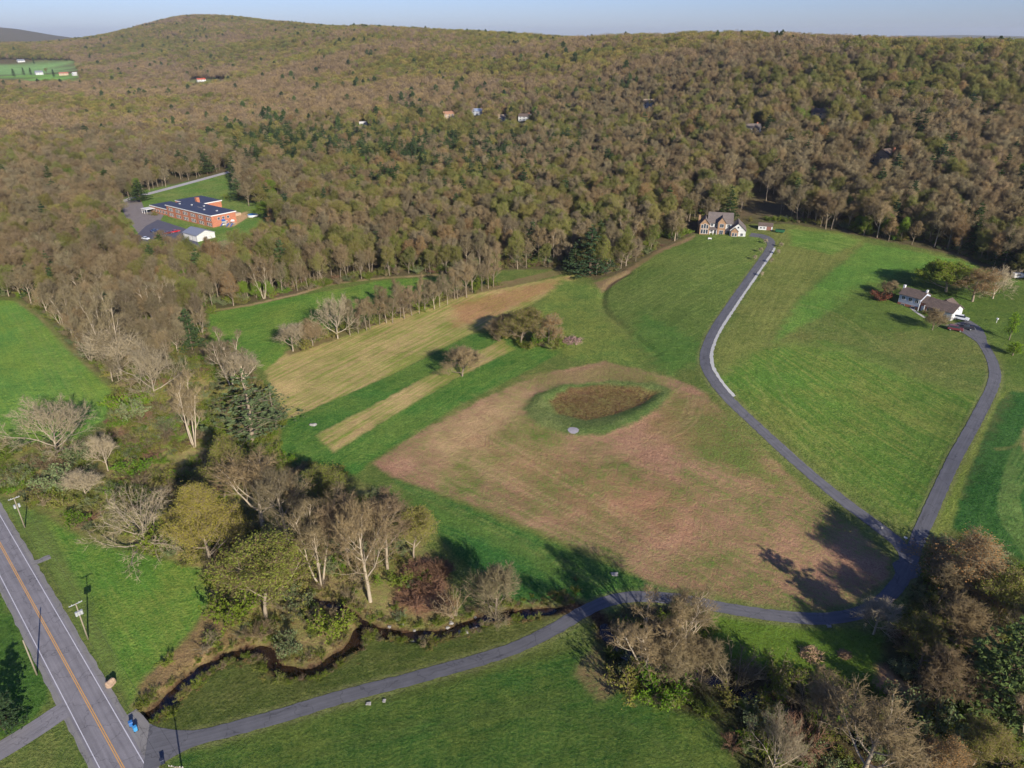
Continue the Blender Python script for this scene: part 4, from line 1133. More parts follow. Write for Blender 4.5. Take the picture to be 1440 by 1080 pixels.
for key, bx, by, ty, wp, lab in [('sh_fresh', 106, 738, 722, 26, 'vivid yellow green bush by the roadside meadow'), ('sh_fresh', 188, 668, 650, 34, 'lime green bush alone in the scrub glade'), ('sh_fresh', 180, 578, 556, 40, 'lime green bush near the corner of the crop field'),
                                 ('sh_grey', 88, 690, 664, 52, 'wide grey green bush near the utility pole'), ('sh_grey', 112, 652, 628, 36, 'grey green bush under the wide pale tree'), ('sh_green', 225, 770, 745, 52, 'dark green bush under the sprawling pale tree'),
                                 ('sh_bare', 640, 868, 838, 44, 'bare thicket on the bank opposite the round grey tree'), ('sh_grey', 408, 918, 894, 34, 'pale grey green bush inside the bend of the brook'),
                                 ('sh_green', 470, 890, 862, 44, 'green bush at the mouth of the rill'), ('sh_green', 330, 870, 838, 54, 'green bush along the foot of the tan budding tree'), ('sh_olive', 885, 975, 944, 48, 'olive bush at the lower edge of the ravine clump'),
                                 ('sh_fresh', 930, 978, 948, 56, 'fresh green bush at the lower edge of the ravine clump'), ('sh_grey', 190, 590, 566, 34, 'silvery bush by the tip of the crop field'), ('small', 152, 662, 606, 30, 'small upright bare tree in the scrub beside the lime bush'), ('small', 122, 700, 660, 40, 'mauve twigged small tree behind the roadside meadow')]:
    nm = 'shrub' if key.startswith('sh') else B
    hero(key, bx, by, ty, wp, lab, nm, 'shrub' if nm == 'shrub' else 'tree')

for i in range(16):
    bx, by = 574 + hg.uniform(0, 58), 800 + hg.uniform(0, 60)
    hero('sh_red', bx, by, by - hg.uniform(9, 15), hg.uniform(18, 26), 'low rusty bramble mound between brook and green verge', 'bramble', 'shrub', 'rusty brambles above the brook')

# ---------------------------------------------------------------- the woods
_ex = np.array([p[0] for p in EDGE_PX]); _ey = np.array([p[1] for p in EDGE_PX])
CLEAR = [
    [(166, 288), (190, 276), (204, 272), (318, 240), (330, 246), (328, 262), (350, 288), (416, 268), (430, 276), (402, 298), (382, 318), (392, 340), (362, 364), (330, 374), (290, 380), (205, 374), (180, 350)],
    [(-100, 84), (104, 86), (114, 104), (114, 122), (28, 124), (-100, 112)],
    [(268, 112), (320, 112), (322, 125), (262, 126)],
]
# houses that peep out of the wood: pixel of the foot, width, kept clear in front
FAR_HOUSES = [(632, 167, 15), (671, 163, 14), (708, 172, 13), (736, 171, 14), (513, 177, 12), (1058, 190, 13), (1153, 168, 15), (1237, 231, 13), (284, 114, 22), (913, 152, 12)]
HOUSE_XY = [(*at(px, py), wd) for px, py, wd in FAR_HOUSES]

def wood_points():
    rng = np.random.default_rng(5)
    out = []
    for d0, d1, sp_ in ((110, 620, 6.2), (620, 1100, 7.4), (1100, 2000, 9.0), (2000, 4600, 11.0)):
        n = int(d1 / sp_) + 2
        gx, gy = np.meshgrid(np.arange(-n, n + 1), np.arange(0, int(n / .9) + 3))
        x = (gx + 0.5 * (gy % 2)).ravel() * sp_; y = gy.ravel() * sp_ * .9
        x = x + rng.uniform(-.42, .42, x.size) * sp_; y = y + rng.uniform(-.42, .42, y.size) * sp_
        d = np.hypot(x, y)
        th = np.arctan2(x, y)
        k = (d >= d0) & (d < d1) & (np.abs(th) < 0.8)
        crest = np.interp(np.tan(th) * 1113.6 + 720, [0, 270, 400, 520, 720, 830, 1000, 1440], [4500, 4500, 4500, 4200, 3600, 2700, 1750, 1500])
        k &= d < crest * 1.03
        out.append(np.stack([x[k], y[k]], -1))
    P = np.concatenate(out)
    Z = H(P[:, 0], P[:, 1])
    px, py = project(P[:, 0], P[:, 1], Z)
    k = py < np.interp(px, _ex, _ey) - 1
    k &= (py < 560)
    for c in CLEAR:
        k &= ~inside(px, py, c)
    for hx, hy, wd in HOUSE_XY:
        d = math.hypot(hx, hy)
        ux, uy = hx / d, hy / d
        al = (P[:, 0] - hx) * ux + (P[:, 1] - hy) * uy
        ac = np.abs(-(P[:, 0] - hx) * uy + (P[:, 1] - hy) * ux)
        k &= ~((al < 12) & (al > (-105 if HOUSE_XY.index((hx, hy, wd)) < 5 else -50)) & (ac < wd * .6))
    # the hilltop house and its yard
    k &= ~((P[:, 0] > 92) & (P[:, 0] < 150) & (P[:, 1] < 398))
    gap = (np.sin(P[:, 0] / 23 + 2 * np.sin(P[:, 1] / 31)) + np.sin(P[:, 1] / 27 + 2 * np.sin(P[:, 0] / 37))) / 2
    k &= ~((gap > .62) & (np.random.default_rng(4).uniform(size=len(P)) < .6) & (np.hypot(P[:, 0], P[:, 1]) > 330))
    for qx, qy in PLACED:
        k &= np.hypot(P[:, 0] - qx, P[:, 1] - qy) > 3.0
    return P[k], Z[k], px[k], py[k]
WP, WZ, WPX, WPY = wood_points()
rngw = np.random.default_rng(9)
nW = len(WP)
dW = np.hypot(WP[:, 0], WP[:, 1])
def lf(x, y, s, o=0.0):
    return (np.sin(x / s + o + 1.7 * np.sin(y / s * .8 + o)) + np.sin(y / s * 1.2 + 2 * o + 1.5 * np.sin(x / s * .7)) + .6 * np.sin((x + y) / s * 2.3 + o)) / 2.6
pineness = lf(WP[:, 0], WP[:, 1], 60, .7) + 0.25 * rngw.normal(size=nW)
budness = lf(WP[:, 0], WP[:, 1], 95, 2.1) + 0.45 * rngw.normal(size=nW)
mid = np.maximum(np.exp(-((WPX - 560) / 170) ** 2 - ((WPY - 232) / 46) ** 2), np.exp(-((WPX - 390) / 70) ** 2 - ((WPY - 222) / 28) ** 2))            # the dark evergreens beyond the school
right = np.exp(-((WPX - 1330) / 260) ** 2 - ((WPY - 240) / 90) ** 2)
budness += .35 * mid + .42 * right + .25 * np.exp(-((WPX - 950) / 300) ** 2 - ((WPY - 250) / 60) ** 2) + .45 * np.exp(-((WPY - 60) / 35) ** 2) - .35 * np.exp(-((WPX - 300) / 260) ** 2 - ((WPY - 150) / 60) ** 2)
u = rngw.uniform(size=nW)
kind = np.where(u < np.where(dW > 650, .006, .022) + .62 * mid * (pineness > -.35) + .09 * (pineness > .75) + .05 * right, 'pine', np.where(budness > 0.21, 'bud', 'bare'))
u2 = rngw.uniform(size=nW)
kind = np.where((kind == 'bud') & (u2 < .14 + .25 * right + .25 * np.exp(-((WPX - 1400) / 110) ** 2 - ((WPY - 85) / 25) ** 2)), 'green', kind)
hgt = np.where(kind == 'pine', rngw.uniform(14, 22, nW), np.where(kind == 'green', rngw.uniform(9, 14, nW), rngw.uniform(12, 21, nW)))
hgt *= np.where(dW < 330, 0.9, 1.0)
edge = np.interp(WPX, _ex, _ey) - WPY
REGIONS = lambda px, py: ('left of' if False else None)
def where(px, py):
    if px < 300 and py > 395: return 'by the green crop field'
    if py > 345 and px < 650: return 'above the narrow green strip'
    if px < 470 and py > 300: return 'below the brick school'
    if px < 900 and py > 330: return 'above the stubble field'
    if px > 880 and py > 295: return 'behind the hilltop lawns'
    return 'of the hillside'
order = np.argsort(dW)
front = {}
LIMIT = {'bare': 215, 'bud': 190, 'green': 45, 'pine': 110}
NAMES = {'bare': ('bare_tree', 'grey bare tree', 'bare trees'), 'bud': ('budding_tree', 'olive budding tree', 'budding trees'), 'green': ('budding_tree', 'fresh green tree', 'fresh green trees'), 'pine': ('pine_tree', 'dark pine', 'pines')}
KEYS = {'bare': ['tall0', 'tall1', 'tall2', 'tall3', 'tall1', 'big1', 'vase1'], 'bud': ['bud0', 'bud1', 'bud2', 'bud0', 'orange'], 'green': ['fresh'], 'pine': ['pine0', 'pine1', 'pine2']}
cnt = dict.fromkeys(LIMIT, 0)
single = np.zeros(nW, bool)
for i in order:
    k = kind[i]
    if cnt[k] >= LIMIT[k] or WPX[i] < -15 or WPX[i] > 1455:
        continue
    cnt[k] += 1; single[i] = True
    nm, lab, grp = NAMES[k]
    wh = where(WPX[i], WPY[i])
    if edge[i] < 12 and WPY[i] < 560:
        front.setdefault((k, wh), []).append(i); continue
    depth = 'a few rows inside' if edge[i] < 34 else 'deeper inside'
    grp = f'{grp} {depth} the wood {wh}'; lab = f'{lab} {depth}'
    plant(prng.choice(KEYS[k]), float(WP[i, 0]), float(WP[i, 1]), float(hgt[i]), f'{lab} the wood {wh}', 'tree', nm, grp, z=float(WZ[i]))

for (k, wh), ids in front.items():
    nm, lab, grp = NAMES[k]
    ids.sort(key=lambda i: WPX[i])
    start_ = {'below the brick school': 'the outer end', 'by the green crop field': 'the road end', 'behind the hilltop lawns': 'the hilltop house'}.get(wh, 'the crop field end')
    for n_, i in enumerate(ids):
        plant(prng.choice(KEYS[k]), float(WP[i, 0]), float(WP[i, 1]), float(hgt[i]), f'front {lab} {wh}, {ORD[n_ % len(ORD)]} from {start_}', 'tree', nm, f'{grp} along the wood edge {wh}', z=float(WZ[i]))

# the rest of the wood reads as one mass: one object that scatters crowns over the hills
def scatter(name, keys, P, Z, var, rot, scl):
    me = bpy.data.meshes.new(name)
    me.vertices.add(len(P)); me.vertices.foreach_set('co', np.column_stack([P, Z]).astype(np.float32).ravel())
    vattr(me, 'variety', 'INT', var); vattr(me, 'turn', 'FLOAT', rot); vattr(me, 'size', 'FLOAT_VECTOR', scl)
    o = bpy.data.objects.new(name, me); COL.objects.link(o); o['kind'] = 'stuff'
    g = bpy.data.node_groups.new(name, 'GeometryNodeTree')
    g.interface.new_socket('Geometry', in_out='INPUT', socket_type='NodeSocketGeometry')
    g.interface.new_socket('Geometry', in_out='OUTPUT', socket_type='NodeSocketGeometry')
    gi, go, join = g.nodes.new('NodeGroupInput'), g.nodes.new('NodeGroupOutput'), g.nodes.new('GeometryNodeJoinGeometry')
    def named(attr, kind_):
        nd = g.nodes.new('GeometryNodeInputNamedAttribute'); nd.data_type = kind_; nd.inputs['Name'].default_value = attr
        return nd.outputs[0]
    v, t, s_ = named('variety', 'INT'), named('turn', 'FLOAT'), named('size', 'FLOAT_VECTOR')
    cx = g.nodes.new('ShaderNodeCombineXYZ'); g.links.new(t, cx.inputs[2])
    e2r = g.nodes.new('FunctionNodeEulerToRotation'); g.links.new(cx.outputs[0], e2r.inputs[0])
    for i, key in enumerate(keys):
        if not (np.asarray(var) == i).any():
            continue
        src = bpy.data.objects.new('scatter_' + key, joined(key))
        oi = g.nodes.new('GeometryNodeObjectInfo'); oi.inputs['Object'].default_value = src; oi.inputs['As Instance'].default_value = True
        cmp_ = g.nodes.new('FunctionNodeCompare'); cmp_.data_type = 'INT'; cmp_.operation = 'EQUAL'
        g.links.new(v, cmp_.inputs[2]); cmp_.inputs[3].default_value = i
        ip = g.nodes.new('GeometryNodeInstanceOnPoints')
        g.links.new(gi.outputs[0], ip.inputs['Points']); g.links.new(cmp_.outputs[0], ip.inputs['Selection'])
        g.links.new(oi.outputs['Geometry'], ip.inputs['Instance']); g.links.new(e2r.outputs[0], ip.inputs['Rotation']); g.links.new(s_, ip.inputs['Scale'])
        g.links.new(ip.outputs[0], join.inputs[0])
    g.links.new(join.outputs[0], go.inputs[0])
    md = o.modifiers.new('scatter', 'NODES'); md.node_group = g
    return o

_joined = {}
def joined(key):
    if key in _joined:
        return _joined[key]
    me = bpy.data.meshes.new(key + '_whole')
    Vs, Fs, Ms, n = [], [], [], 0
    for k, m in enumerate(SPEC[key]['meshes']):
        v = np.empty(len(m.vertices) * 3, np.float32); m.vertices.foreach_get('co', v)
        f = np.empty(len(m.loops), np.int32); m.loops.foreach_get('vertex_index', f)
        Vs.append(v); Fs.append(f + n); Ms.append(np.full(len(m.polygons), k, np.int32)); n += len(m.vertices)
        me.materials.append(m.materials[0])
    V, F, M = np.concatenate(Vs), np.concatenate(Fs), np.concatenate(Ms)
    me.vertices.add(n); me.vertices.foreach_set('co', V)
    me.loops.add(len(F)); me.loops.foreach_set('vertex_index', F)
    me.polygons.add(len(M)); me.polygons.foreach_set('loop_start', (np.arange(len(M)) * 3).astype(np.int32)); me.polygons.foreach_set('material_index', M)
    me.update(calc_edges=True)
    _joined[key] = me
    return me

rest = ~single
FK = ['tall0', 'tall1', 'tall2', 'tall3', 'bud0', 'bud1', 'bud2', 'fresh', 'pine0', 'pine1', 'farbare0', 'farbare1', 'farbare2', 'farbud0', 'farbud1', 'farbud2', 'fargreen', 'farpine', 'orange']
ch = {('bare', 0): [0, 1, 2, 3], ('bud', 0): [4, 5, 6, 4, 5, 6, 18], ('green', 0): [7], ('pine', 0): [8, 9], ('bare', 1): [10, 11, 12], ('bud', 1): [13, 14, 15], ('green', 1): [16], ('pine', 1): [17]}
farm = (dW > 930 + rngw.uniform(-120, 120, nW)).astype(int)
var = np.array([ch[(k, f)][int(r * len(ch[(k, f)]))] for k, f, r in zip(kind, farm, rngw.uniform(size=nW))])
Hs = np.array([SPEC[k]['H'] for k in FK])[var]
kz = hgt / Hs
kx = kz * rngw.uniform(.95, 1.45, nW) * np.where(dW > 1100, 1.15, 1.0) * np.where(dW > 2000, 1.2, 1.0)
scl = np.stack([kx, kx, kz], -1)
wl = scatter('woodland', FK, WP[rest], WZ[rest] - .1, var[rest], rngw.uniform(0, 6.28, nW)[rest], scl[rest])
tag(wl, 'hillside wood of brown bare and olive budding trees reaching the ridge', 'woodland')

# undergrowth: brush of the scrubland, the wood edges and the creek
def undergrowth():
    rng = np.random.default_rng(21)
    zones = [  # polygon in the photograph, bushes per square metre, varieties
        ([(-60, 634), (110, 624), (150, 602), (168, 548), (240, 530), (290, 490), (322, 482), (350, 520), (395, 590), (390, 640), (440, 655), (512, 692), (585, 745), (600, 790), (540, 800), (480, 860), (395, 930), (340, 895), (300, 865), (290, 800), (200, 766), (130, 755), (60, 718), (20, 696), (-60, 690)], .17),
        ([(1310, 766), (1350, 756), (1400, 774), (1450, 799), (1560, 860), (1560, 1180), (1110, 1180), (1045, 1085), (1004, 1014), (908, 985), (852, 948), (842, 905), (850, 880), (880, 858), (985, 866), (1000, 930), (1120, 950), (1190, 968), (1225, 966), (1248, 990), (1300, 985), (1252, 935), (1256, 892), (1290, 830)], .13),
        ([(690, 480), (730, 492), (790, 490), (800, 478), (760, 468), (700, 465)], .10),
        ([(300, 436), (420, 410), (540, 388), (620, 383), (790, 376), (840, 390), (880, 378), (930, 347), (975, 326), (1050, 311), (1110, 312), (1180, 322), (1260, 338), (1340, 355), (1460, 392), (1460, 372), (1340, 338), (1180, 308), (980, 310), (880, 350), (790, 362), (600, 370), (420, 396), (300, 418), (170, 440), (60, 412), (0, 404), (0, 416), (25, 417), (64, 440), (115, 497), (165, 545), (240, 527), (285, 488)], .15),
        ([(600, 790), (640, 850), (600, 872), (520, 868), (500, 840)], .06),
        ([(205, 960), (262, 900), (300, 862), (330, 890), (290, 925), (240, 965), (215, 985)], .05),
    ]
    keys = ['sh_green', 'sh_fresh', 'sh_grey', 'sh_olive', 'sh_bare', 'sh_red', 'reed']
    P, V, Sc = [], [], []
    for poly, dens in zones:
        W = at_many(poly)
        lo, hi = W.min(0), W.max(0)
        n = int((hi - lo).prod() * dens)
        q = rng.uniform(lo, hi, (n, 2))
        q = q[inside(q[:, 0], q[:, 1], [tuple(p) for p in W])]
        keep = lf(q[:, 0], q[:, 1], 7, 1.0) + rng.normal(size=len(q)) * .4 > -.45
        q = q[keep]
        P.append(q)
        V.append(rng.choice(7, len(q), p=[.3, .12, .18, .2, .13, .04, .03] if poly[0][0] == 1310 else [.2, .08, .14, .24, .24, .07, .03])); Sc.append(rng.uniform(.3, 1.15, len(q)) ** 1.4)
    W = at_many([(771, 562), (800, 546), (850, 540), (900, 544), (928, 551), (900, 568), (860, 582), (825, 589), (785, 580)])
    q = rng.uniform(W.min(0), W.max(0), (700, 2)); q = q[signed(q[:, 0], q[:, 1], [tuple(p) for p in W]) > .4]
    P.append(q); V.append(np.full(len(q), 6)); Sc.append(rng.uniform(.12, .4, len(q)))
    for L, off0, dens in ((CREEK[:-40], 2.0, 5), (RILL, 1.5, 4)):   # ragged grass and brush on the banks
        t = np.gradient(L, axis=0); t /= np.hypot(t[:, 0], t[:, 1])[:, None]
        nr = np.stack([-t[:, 1], t[:, 0]], -1)
        q = np.repeat(L, dens, 0) + np.repeat(nr, dens, 0) * (rng.choice([-1, 1], len(L) * dens) * (off0 + rng.exponential(.7, len(L) * dens)))[:, None]
        P.append(q); V.append(rng.choice([0, 3, 4, 6, 6, 6], len(q))); Sc.append(rng.uniform(.15, .5, len(q)))
    P, V, Sc = np.concatenate(P), np.concatenate(V), np.concatenate(Sc)
    ok = (line_dist(P[:, 0], P[:, 1], CREEK) > np.where(Sc < .45, 1.6, 2.6)) & (line_dist(P[:, 0], P[:, 1], DRIVE) > 4.2) & (line_dist(P[:, 0], P[:, 1], RILL) > 1.2)
    P, V, Sc = P[ok], V[ok], Sc[ok]
    ug = scatter('undergrowth', keys, P, H(P[:, 0], P[:, 1]) - .05, V, rng.uniform(0, 6.28, len(P)), np.stack([Sc * 1.15, Sc * 1.15, Sc * .9], -1))
    tag(ug, 'mixed brush of bare, olive and green bushes along brook and wood edges', 'undergrowth')
undergrowth()
print('wood', nW, cnt)
# ---------------------------------------------------------------- things people made
class MB:
    """boxes, prisms, discs and tubes gathered into one mesh"""
    def __init__(s):
        s.bm = bmesh.new()
    def poly(s, pts, faces):
        vs = [s.bm.verts.new(p) for p in pts]
        for f in faces:
            s.bm.faces.new([vs[i] for i in f])
        return s
    def box(s, x0, x1, y0, y1, z0, z1):
        p = [(x, y, z) for z in (z0, z1) for x, y in ((x0, y0), (x1, y0), (x1, y1), (x0, y1))]
        return s.poly(p, [(3, 2, 1, 0), (4, 5, 6, 7), (0, 1, 5, 4), (1, 2, 6, 5), (2, 3, 7, 6), (3, 0, 4, 7)])
    def prism(s, prof, a0, a1, axis='x'):
        """a profile in the other two axes pushed along one axis"""
        n = len(prof)
        f = (lambda a, u, v: (a, u, v)) if axis == 'x' else (lambda a, u, v: (u, a, v)) if axis == 'y' else (lambda a, u, v: (u, v, a))
        p = [f(a, u, v) for a in (a0, a1) for u, v in prof]
        return s.poly(p, [tuple(range(n))[::-1], tuple(range(n, 2 * n))] + [(i, (i + 1) % n, n + (i + 1) % n, n + i) for i in range(n)])
    def tube(s, a, b, r0, r1=None, n=10):
        a, b = Vector(a), Vector(b); r1 = r0 if r1 is None else r1
        t = (b - a).normalized(); u = t.orthogonal().normalized(); v = t.cross(u)
        p = [c + (u * math.cos(i * 6.28318 / n) + v * math.sin(i * 6.28318 / n)) * r for c, r in ((a, r0), (b, r1)) for i in range(n)]
        return s.poly(p, [tuple(range(n))[::-1], tuple(range(n, 2 * n))] + [(i, (i + 1) % n, n + (i + 1) % n, n + i) for i in range(n)])
    def obj(s, name, mat, parent=None, loc=None, bevel=0.0, smooth=False):
        bmesh.ops.recalc_face_normals(s.bm, faces=s.bm.faces[:])
        if bevel:
            bmesh.ops.bevel(s.bm, geom=s.bm.edges[:], offset=bevel, segments=2, affect='EDGES', clamp_overlap=True)
        me = bpy.data.meshes.new(name); s.bm.to_mesh(me); s.bm.free()
        if smooth:
            for p in me.polygons:
                p.use_smooth = True
        me.materials.append(mat)
        o = bpy.data.objects.new(name, me); COL.objects.link(o)
        if parent:
            o.parent = parent
        if loc:
            o.location = loc
        return o

def gz(x, y):
    return float(H(x, y)[0])

def course(name, col, mortar, sx=2.2, sy=7.0, rough=0.85):
    """brick, stone or siding: courses drawn by a brick pattern in the object's own space"""
    t = NT(name)
    tc = t.n('ShaderNodeTexCoord').outputs['Object']
    sep = t.n('ShaderNodeSeparateXYZ'); t.put(sep.inputs[0], tc)
    cx = t.n('ShaderNodeCombineXYZ'); t.put(cx.inputs[0], t.math('ADD', sep.outputs[0], sep.outputs[1])); t.put(cx.inputs[1], sep.outputs[2])
    b = t.n('ShaderNodeTexBrick'); t.put(b.inputs['Vector'], cx.outputs[0])
    b.inputs['Scale'].default_value = 1.0; b.inputs['Brick Width'].default_value = 1 / sx * 2; b.inputs['Row Height'].default_value = 1 / sy * 2; b.inputs['Mortar Size'].default_value = 0.02
    t.put(b.inputs['Color1'], col); t.put(b.inputs['Color2'], tuple(c * .78 for c in col)); t.put(b.inputs['Mortar'], mortar)
    n = t.noise(tc, 0.6, 4)
    v = t.math('MULTIPLY_ADD', n, .35, .82)
    cc = t.n('ShaderNodeCombineColor'); [t.put(cc.inputs[i], v) for i in range(3)]
    t.bsdf(t.mix(1.0, b.outputs[0], cc.outputs[0], 'MULTIPLY'), rough, 0.2)
    return t.m

W_ = lambda *c: S(*c, k=1.15)
m_brick = course('red_brick', W_(190, 118, 88), W_(170, 130, 108))
m_stone = course('tan_stone', W_(168, 132, 100), W_(150, 130, 110), 1.6, 3.5)
m_siding = course('white_siding', W_(214, 212, 206), W_(190, 190, 186), .3, 5)
m_siding_blue = course('pale_blue_siding', W_(186, 190, 200), W_(160, 166, 176), .3, 5)
m_siding_tan = course('tan_siding', W_(190, 166, 138), W_(166, 146, 120), .3, 5)
m_trim = plain('white_trim', W_(222, 218, 212), 0.6, 0.3, var=.06)
m_shingle = course('brown_shingles', W_(112, 96, 86), W_(84, 74, 68), 3, 5)
m_shingle_grey = course('grey_shingles', W_(124, 112, 104), W_(92, 88, 90), 3, 5)
m_roof_black = plain('black_flat_roofing', W_(66, 70, 88), 0.7, 0.3, var=.35, scale=.35)
m_metal_roof = plain('grey_metal_roof', W_(150, 152, 160), 0.45, 0.5, 0.3, var=.15)
m_concrete = plain('concrete', W_(188, 182, 172), 0.9, 0.2, var=.25, scale=1.2)
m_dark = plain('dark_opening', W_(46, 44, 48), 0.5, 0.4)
m_wood_pole = plain('weathered_pole', W_(150, 138, 118), 0.9, 0.1, var=.2, scale=2)
m_steel = plain('galvanised_steel', W_(196, 196, 194), 0.5, 0.5, 0.4)
m_wire = plain('dark_cable', W_(60, 58, 56), 0.6, 0.3)
m_black = plain('black_rubber', W_(36, 36, 38), 0.7, 0.3)
m_blue_pl = plain('blue_plastic', W_(40, 96, 168), 0.45, 0.4)
m_green_pl = plain('green_paint', W_(44, 96, 62), 0.45, 0.4)
def glass_mat():
    t = NT('window_glass'); n = t.noise(t.n('ShaderNodeTexCoord').outputs['Object'], .7, 2)
    t.bsdf(t.mix(n, W_(40, 46, 56), W_(74, 82, 92)), 0.08, 0.6)
    return t.m
m_glass = glass_mat()
def paint_mat(name, col):
    t = NT(name); b = t.bsdf(col, 0.3, 0.5); b.inputs['Coat Weight'].default_value = 0.5
    n = t.noise(t.n('ShaderNodeTexCoord').outputs['Object'], 2.0, 3); t.put(b.inputs['Roughness'], t.math('MULTIPLY_ADD', n, .25, .22))
    return t.m

def window(parent, x, y, z, w_, h_, face='y-', bars=1, door=False):
    """a framed window on a wall face; the pane is its own sub-part"""
    n = {'y-': (1, 0, 0, -1), 'y+': (-1, 0, 0, 1), 'x+': (0, 1, 1, 0), 'x-': (0, -1, -1, 0)}[face]
    ux, uy, nx, ny = n
    def b(mb, a0, a1, z0, z1, d0, d1):
        xs = sorted((x + ux * a0 + nx * d0, x + ux * a1 + nx * d1)); ys = sorted((y + uy * a0 + ny * d0, y + uy * a1 + ny * d1))
        if ux: xs = sorted((x + ux * a0, x + ux * a1)); ys = sorted((y + ny * d0, y + ny * d1))
        else: ys = sorted((y + uy * a0, y + uy * a1)); xs = sorted((x + nx * d0, x + nx * d1))
        mb.box(xs[0], xs[1], ys[0], ys[1], z0, z1)
    f = MB(); t = 0.1
    b(f, -w_ / 2 - t, w_ / 2 + t, z + h_, z + h_ + t, -.02, .07); b(f, -w_ / 2 - t, w_ / 2 + t, z - t, z, -.02, .09)
    b(f, -w_ / 2 - t, -w_ / 2, z + .001, z + h_ - .001, -.02, .07); b(f, w_ / 2, w_ / 2 + t, z + .001, z + h_ - .001, -.02, .07)
    for i in range(bars):
        a = -w_ / 2 + w_ * (i + 1) / (bars + 1)
        b(f, a - .03, a + .03, z + .002, z + h_ - .002, -.02, .05)
    fr = f.obj('door' if door else 'window', m_trim, parent)
    p = MB(); b(p, -w_ / 2 + .003, w_ / 2 - .003, z + .004, z + h_ - .004, -.02, .03)
    p.obj('panel' if door else 'pane', m_trim if door else m_glass, fr)
    return fr

def gable(parent, x0, x1, y0, y1, z0, eave, rise, wall, roof, axis='x', over=.45, wallname='wall', roofname='roof', thick=.22):
    """walls with gable ends and a pitched roof with its ridge along the axis"""
    m = MB()
    if axis == 'x':
        c = (y0 + y1) / 2; m.prism([(y0, z0), (y1, z0), (y1, eave), (c, eave + rise), (y0, eave)], x0, x1, 'x')
    else:
        c = (x0 + x1) / 2; m.prism([(x0, z0), (x1, z0), (x1, eave), (c, eave + rise), (x0, eave)], y0, y1, 'y')
    w = m.obj(wallname, wall, parent)
    r = MB()
    h0, h1 = (y0, y1) if axis == 'x' else (x0, x1)
    half = (h1 - h0) / 2; s = rise / half; zo = eave - s * over
    prof = [(h0 - over, zo + .03), (c, eave + rise + .03), (h1 + over, zo + .03), (h1 + over, zo + thick), (c, eave + rise + thick + .05), (h0 - over, zo + thick)]
    r.prism(prof, (x0 if axis == 'x' else y0) - over, (x1 if axis == 'x' else y1) + over, axis)
    ro = r.obj(roofname, roof, parent)
    return w, ro

# ---- the brick school
def school():
    ax, ay = at(236.6, 304.6); bx, by = at(299.8, 320.2)
    ang = math.atan2(by - ay, bx - ax)
    r = empty('school', (ax, ay, gz(bx, by) - .3), ang)
    tag(r, 'two storey red brick school with black flat roofs and white fascia', 'school')
    Lx, Ly, Hh = math.hypot(bx - ax, by - ay), 17.6, 7.6
    MB().box(0, Lx, 0, Ly, -.6, Hh).obj('brick_wall', m_brick, r)
    f = MB().box(-.5, Lx + .5, -.5, Ly + .5, Hh, Hh + .55).obj('fascia', m_trim, r)
    ro = MB().box(-.25, Lx + .25, -.25, Ly + .25, Hh + .5, Hh + .64).obj('roof', m_roof_black, r)
    for i in range(5):
        v = MB().box(6 + i * 10, 7 + i * 10, 6 + (i % 3) * 3, 7 + (i % 3) * 3, Hh + .64, Hh + 1.3); v.obj('roof_vent', m_steel, ro)
    MB().box(24, 30, 9, 9.25, Hh + .64, Hh + .7).obj('roof_patch', m_concrete, ro); 
    for fl in (0.9, 4.4):
        for g_ in range(6):
            for k in range(3):
                window(r, 3.2 + g_ * 9.2 + k * 1.9, 0, fl, 1.35, 2.0, 'y-', 0)
    for k in range(3):
        window(r, Lx, 5 + k * 3.4, 4.6, 1.6, 1.5, 'x+', 1)
    window(r, Lx, 8.4, 0.1, 2.6, 2.6, 'x+', 1, door=True)
    MB().box(Lx + .02, Lx + 1.8, 6.6, 10.2, 3.0, 3.2).obj('door_canopy', m_trim, r)
    # lower wings to the back
    MB().box(-24, -.02, 1.0, 16, -.6, 4.2).obj('brick_wall', m_brick, r)
    MB().box(-24.5, -.03, .5, 16.5, 4.2, 4.75).obj('fascia', m_trim, r)
    MB().box(-24.2, -.04, .8, 16.2, 4.7, 4.86).obj('roof', m_roof_black, r)
    MB().box(-20, 6, 17.65, 38, -.6, 5.2).obj('brick_wall', m_brick, r)
    MB().box(-20.5, 6.5, 17.66, 38.5, 5.2, 5.8).obj('fascia', m_trim, r)
    MB().box(-20.2, 6.2, 17.67, 38.2, 5.75, 5.9).obj('roof', m_roof_black, r)
    for k in range(6):
        window(r, -21.5 + k * 3.6, 1.0, 1.0, 1.8, 1.8, 'y-', 1)
    MB().box(3, 5.2, 20, 22.2, 5.9, 10.2).obj('chimney', m_brick, r)
    MB().box(6.55, 40, 24, 31, -.6, 2.6).obj('covered_walk', m_siding_tan, r)
    c = MB().box(-25.5, -18, -5.5, .9, 3.0, 3.3).obj('entrance_canopy', m_trim, r)
    p = MB()
    for x in (-25, -22, -18.5):
        p.tube((x, -5, -.6), (x, -5, 3.0), .14)
    p.obj('canopy_posts', m_trim, c)
    return r, ang
SCHOOL, S_ANG = school()

def outbuilding():
    ax, ay = at(259, 335); bx, by = at(281, 341)
    r = empty('metal_shed', (ax, ay, gz(ax, ay) - .2), math.atan2(by - ay, bx - ax))
    tag(r, 'pale metal building with grey gable roof below the school car park', 'outbuilding')
    gable(r, 0, 15, 0, 12, -.5, 4.0, 2.2, m_siding, m_metal_roof, 'x')
    for k in range(3):
        window(r, 3 + k * 4.5, 0, 0.1, 2.6, 2.8, 'y-', 0, door=True)
    window(r, 15, 6, 1.2, 1.2, 1.2, 'x+')
outbuilding()

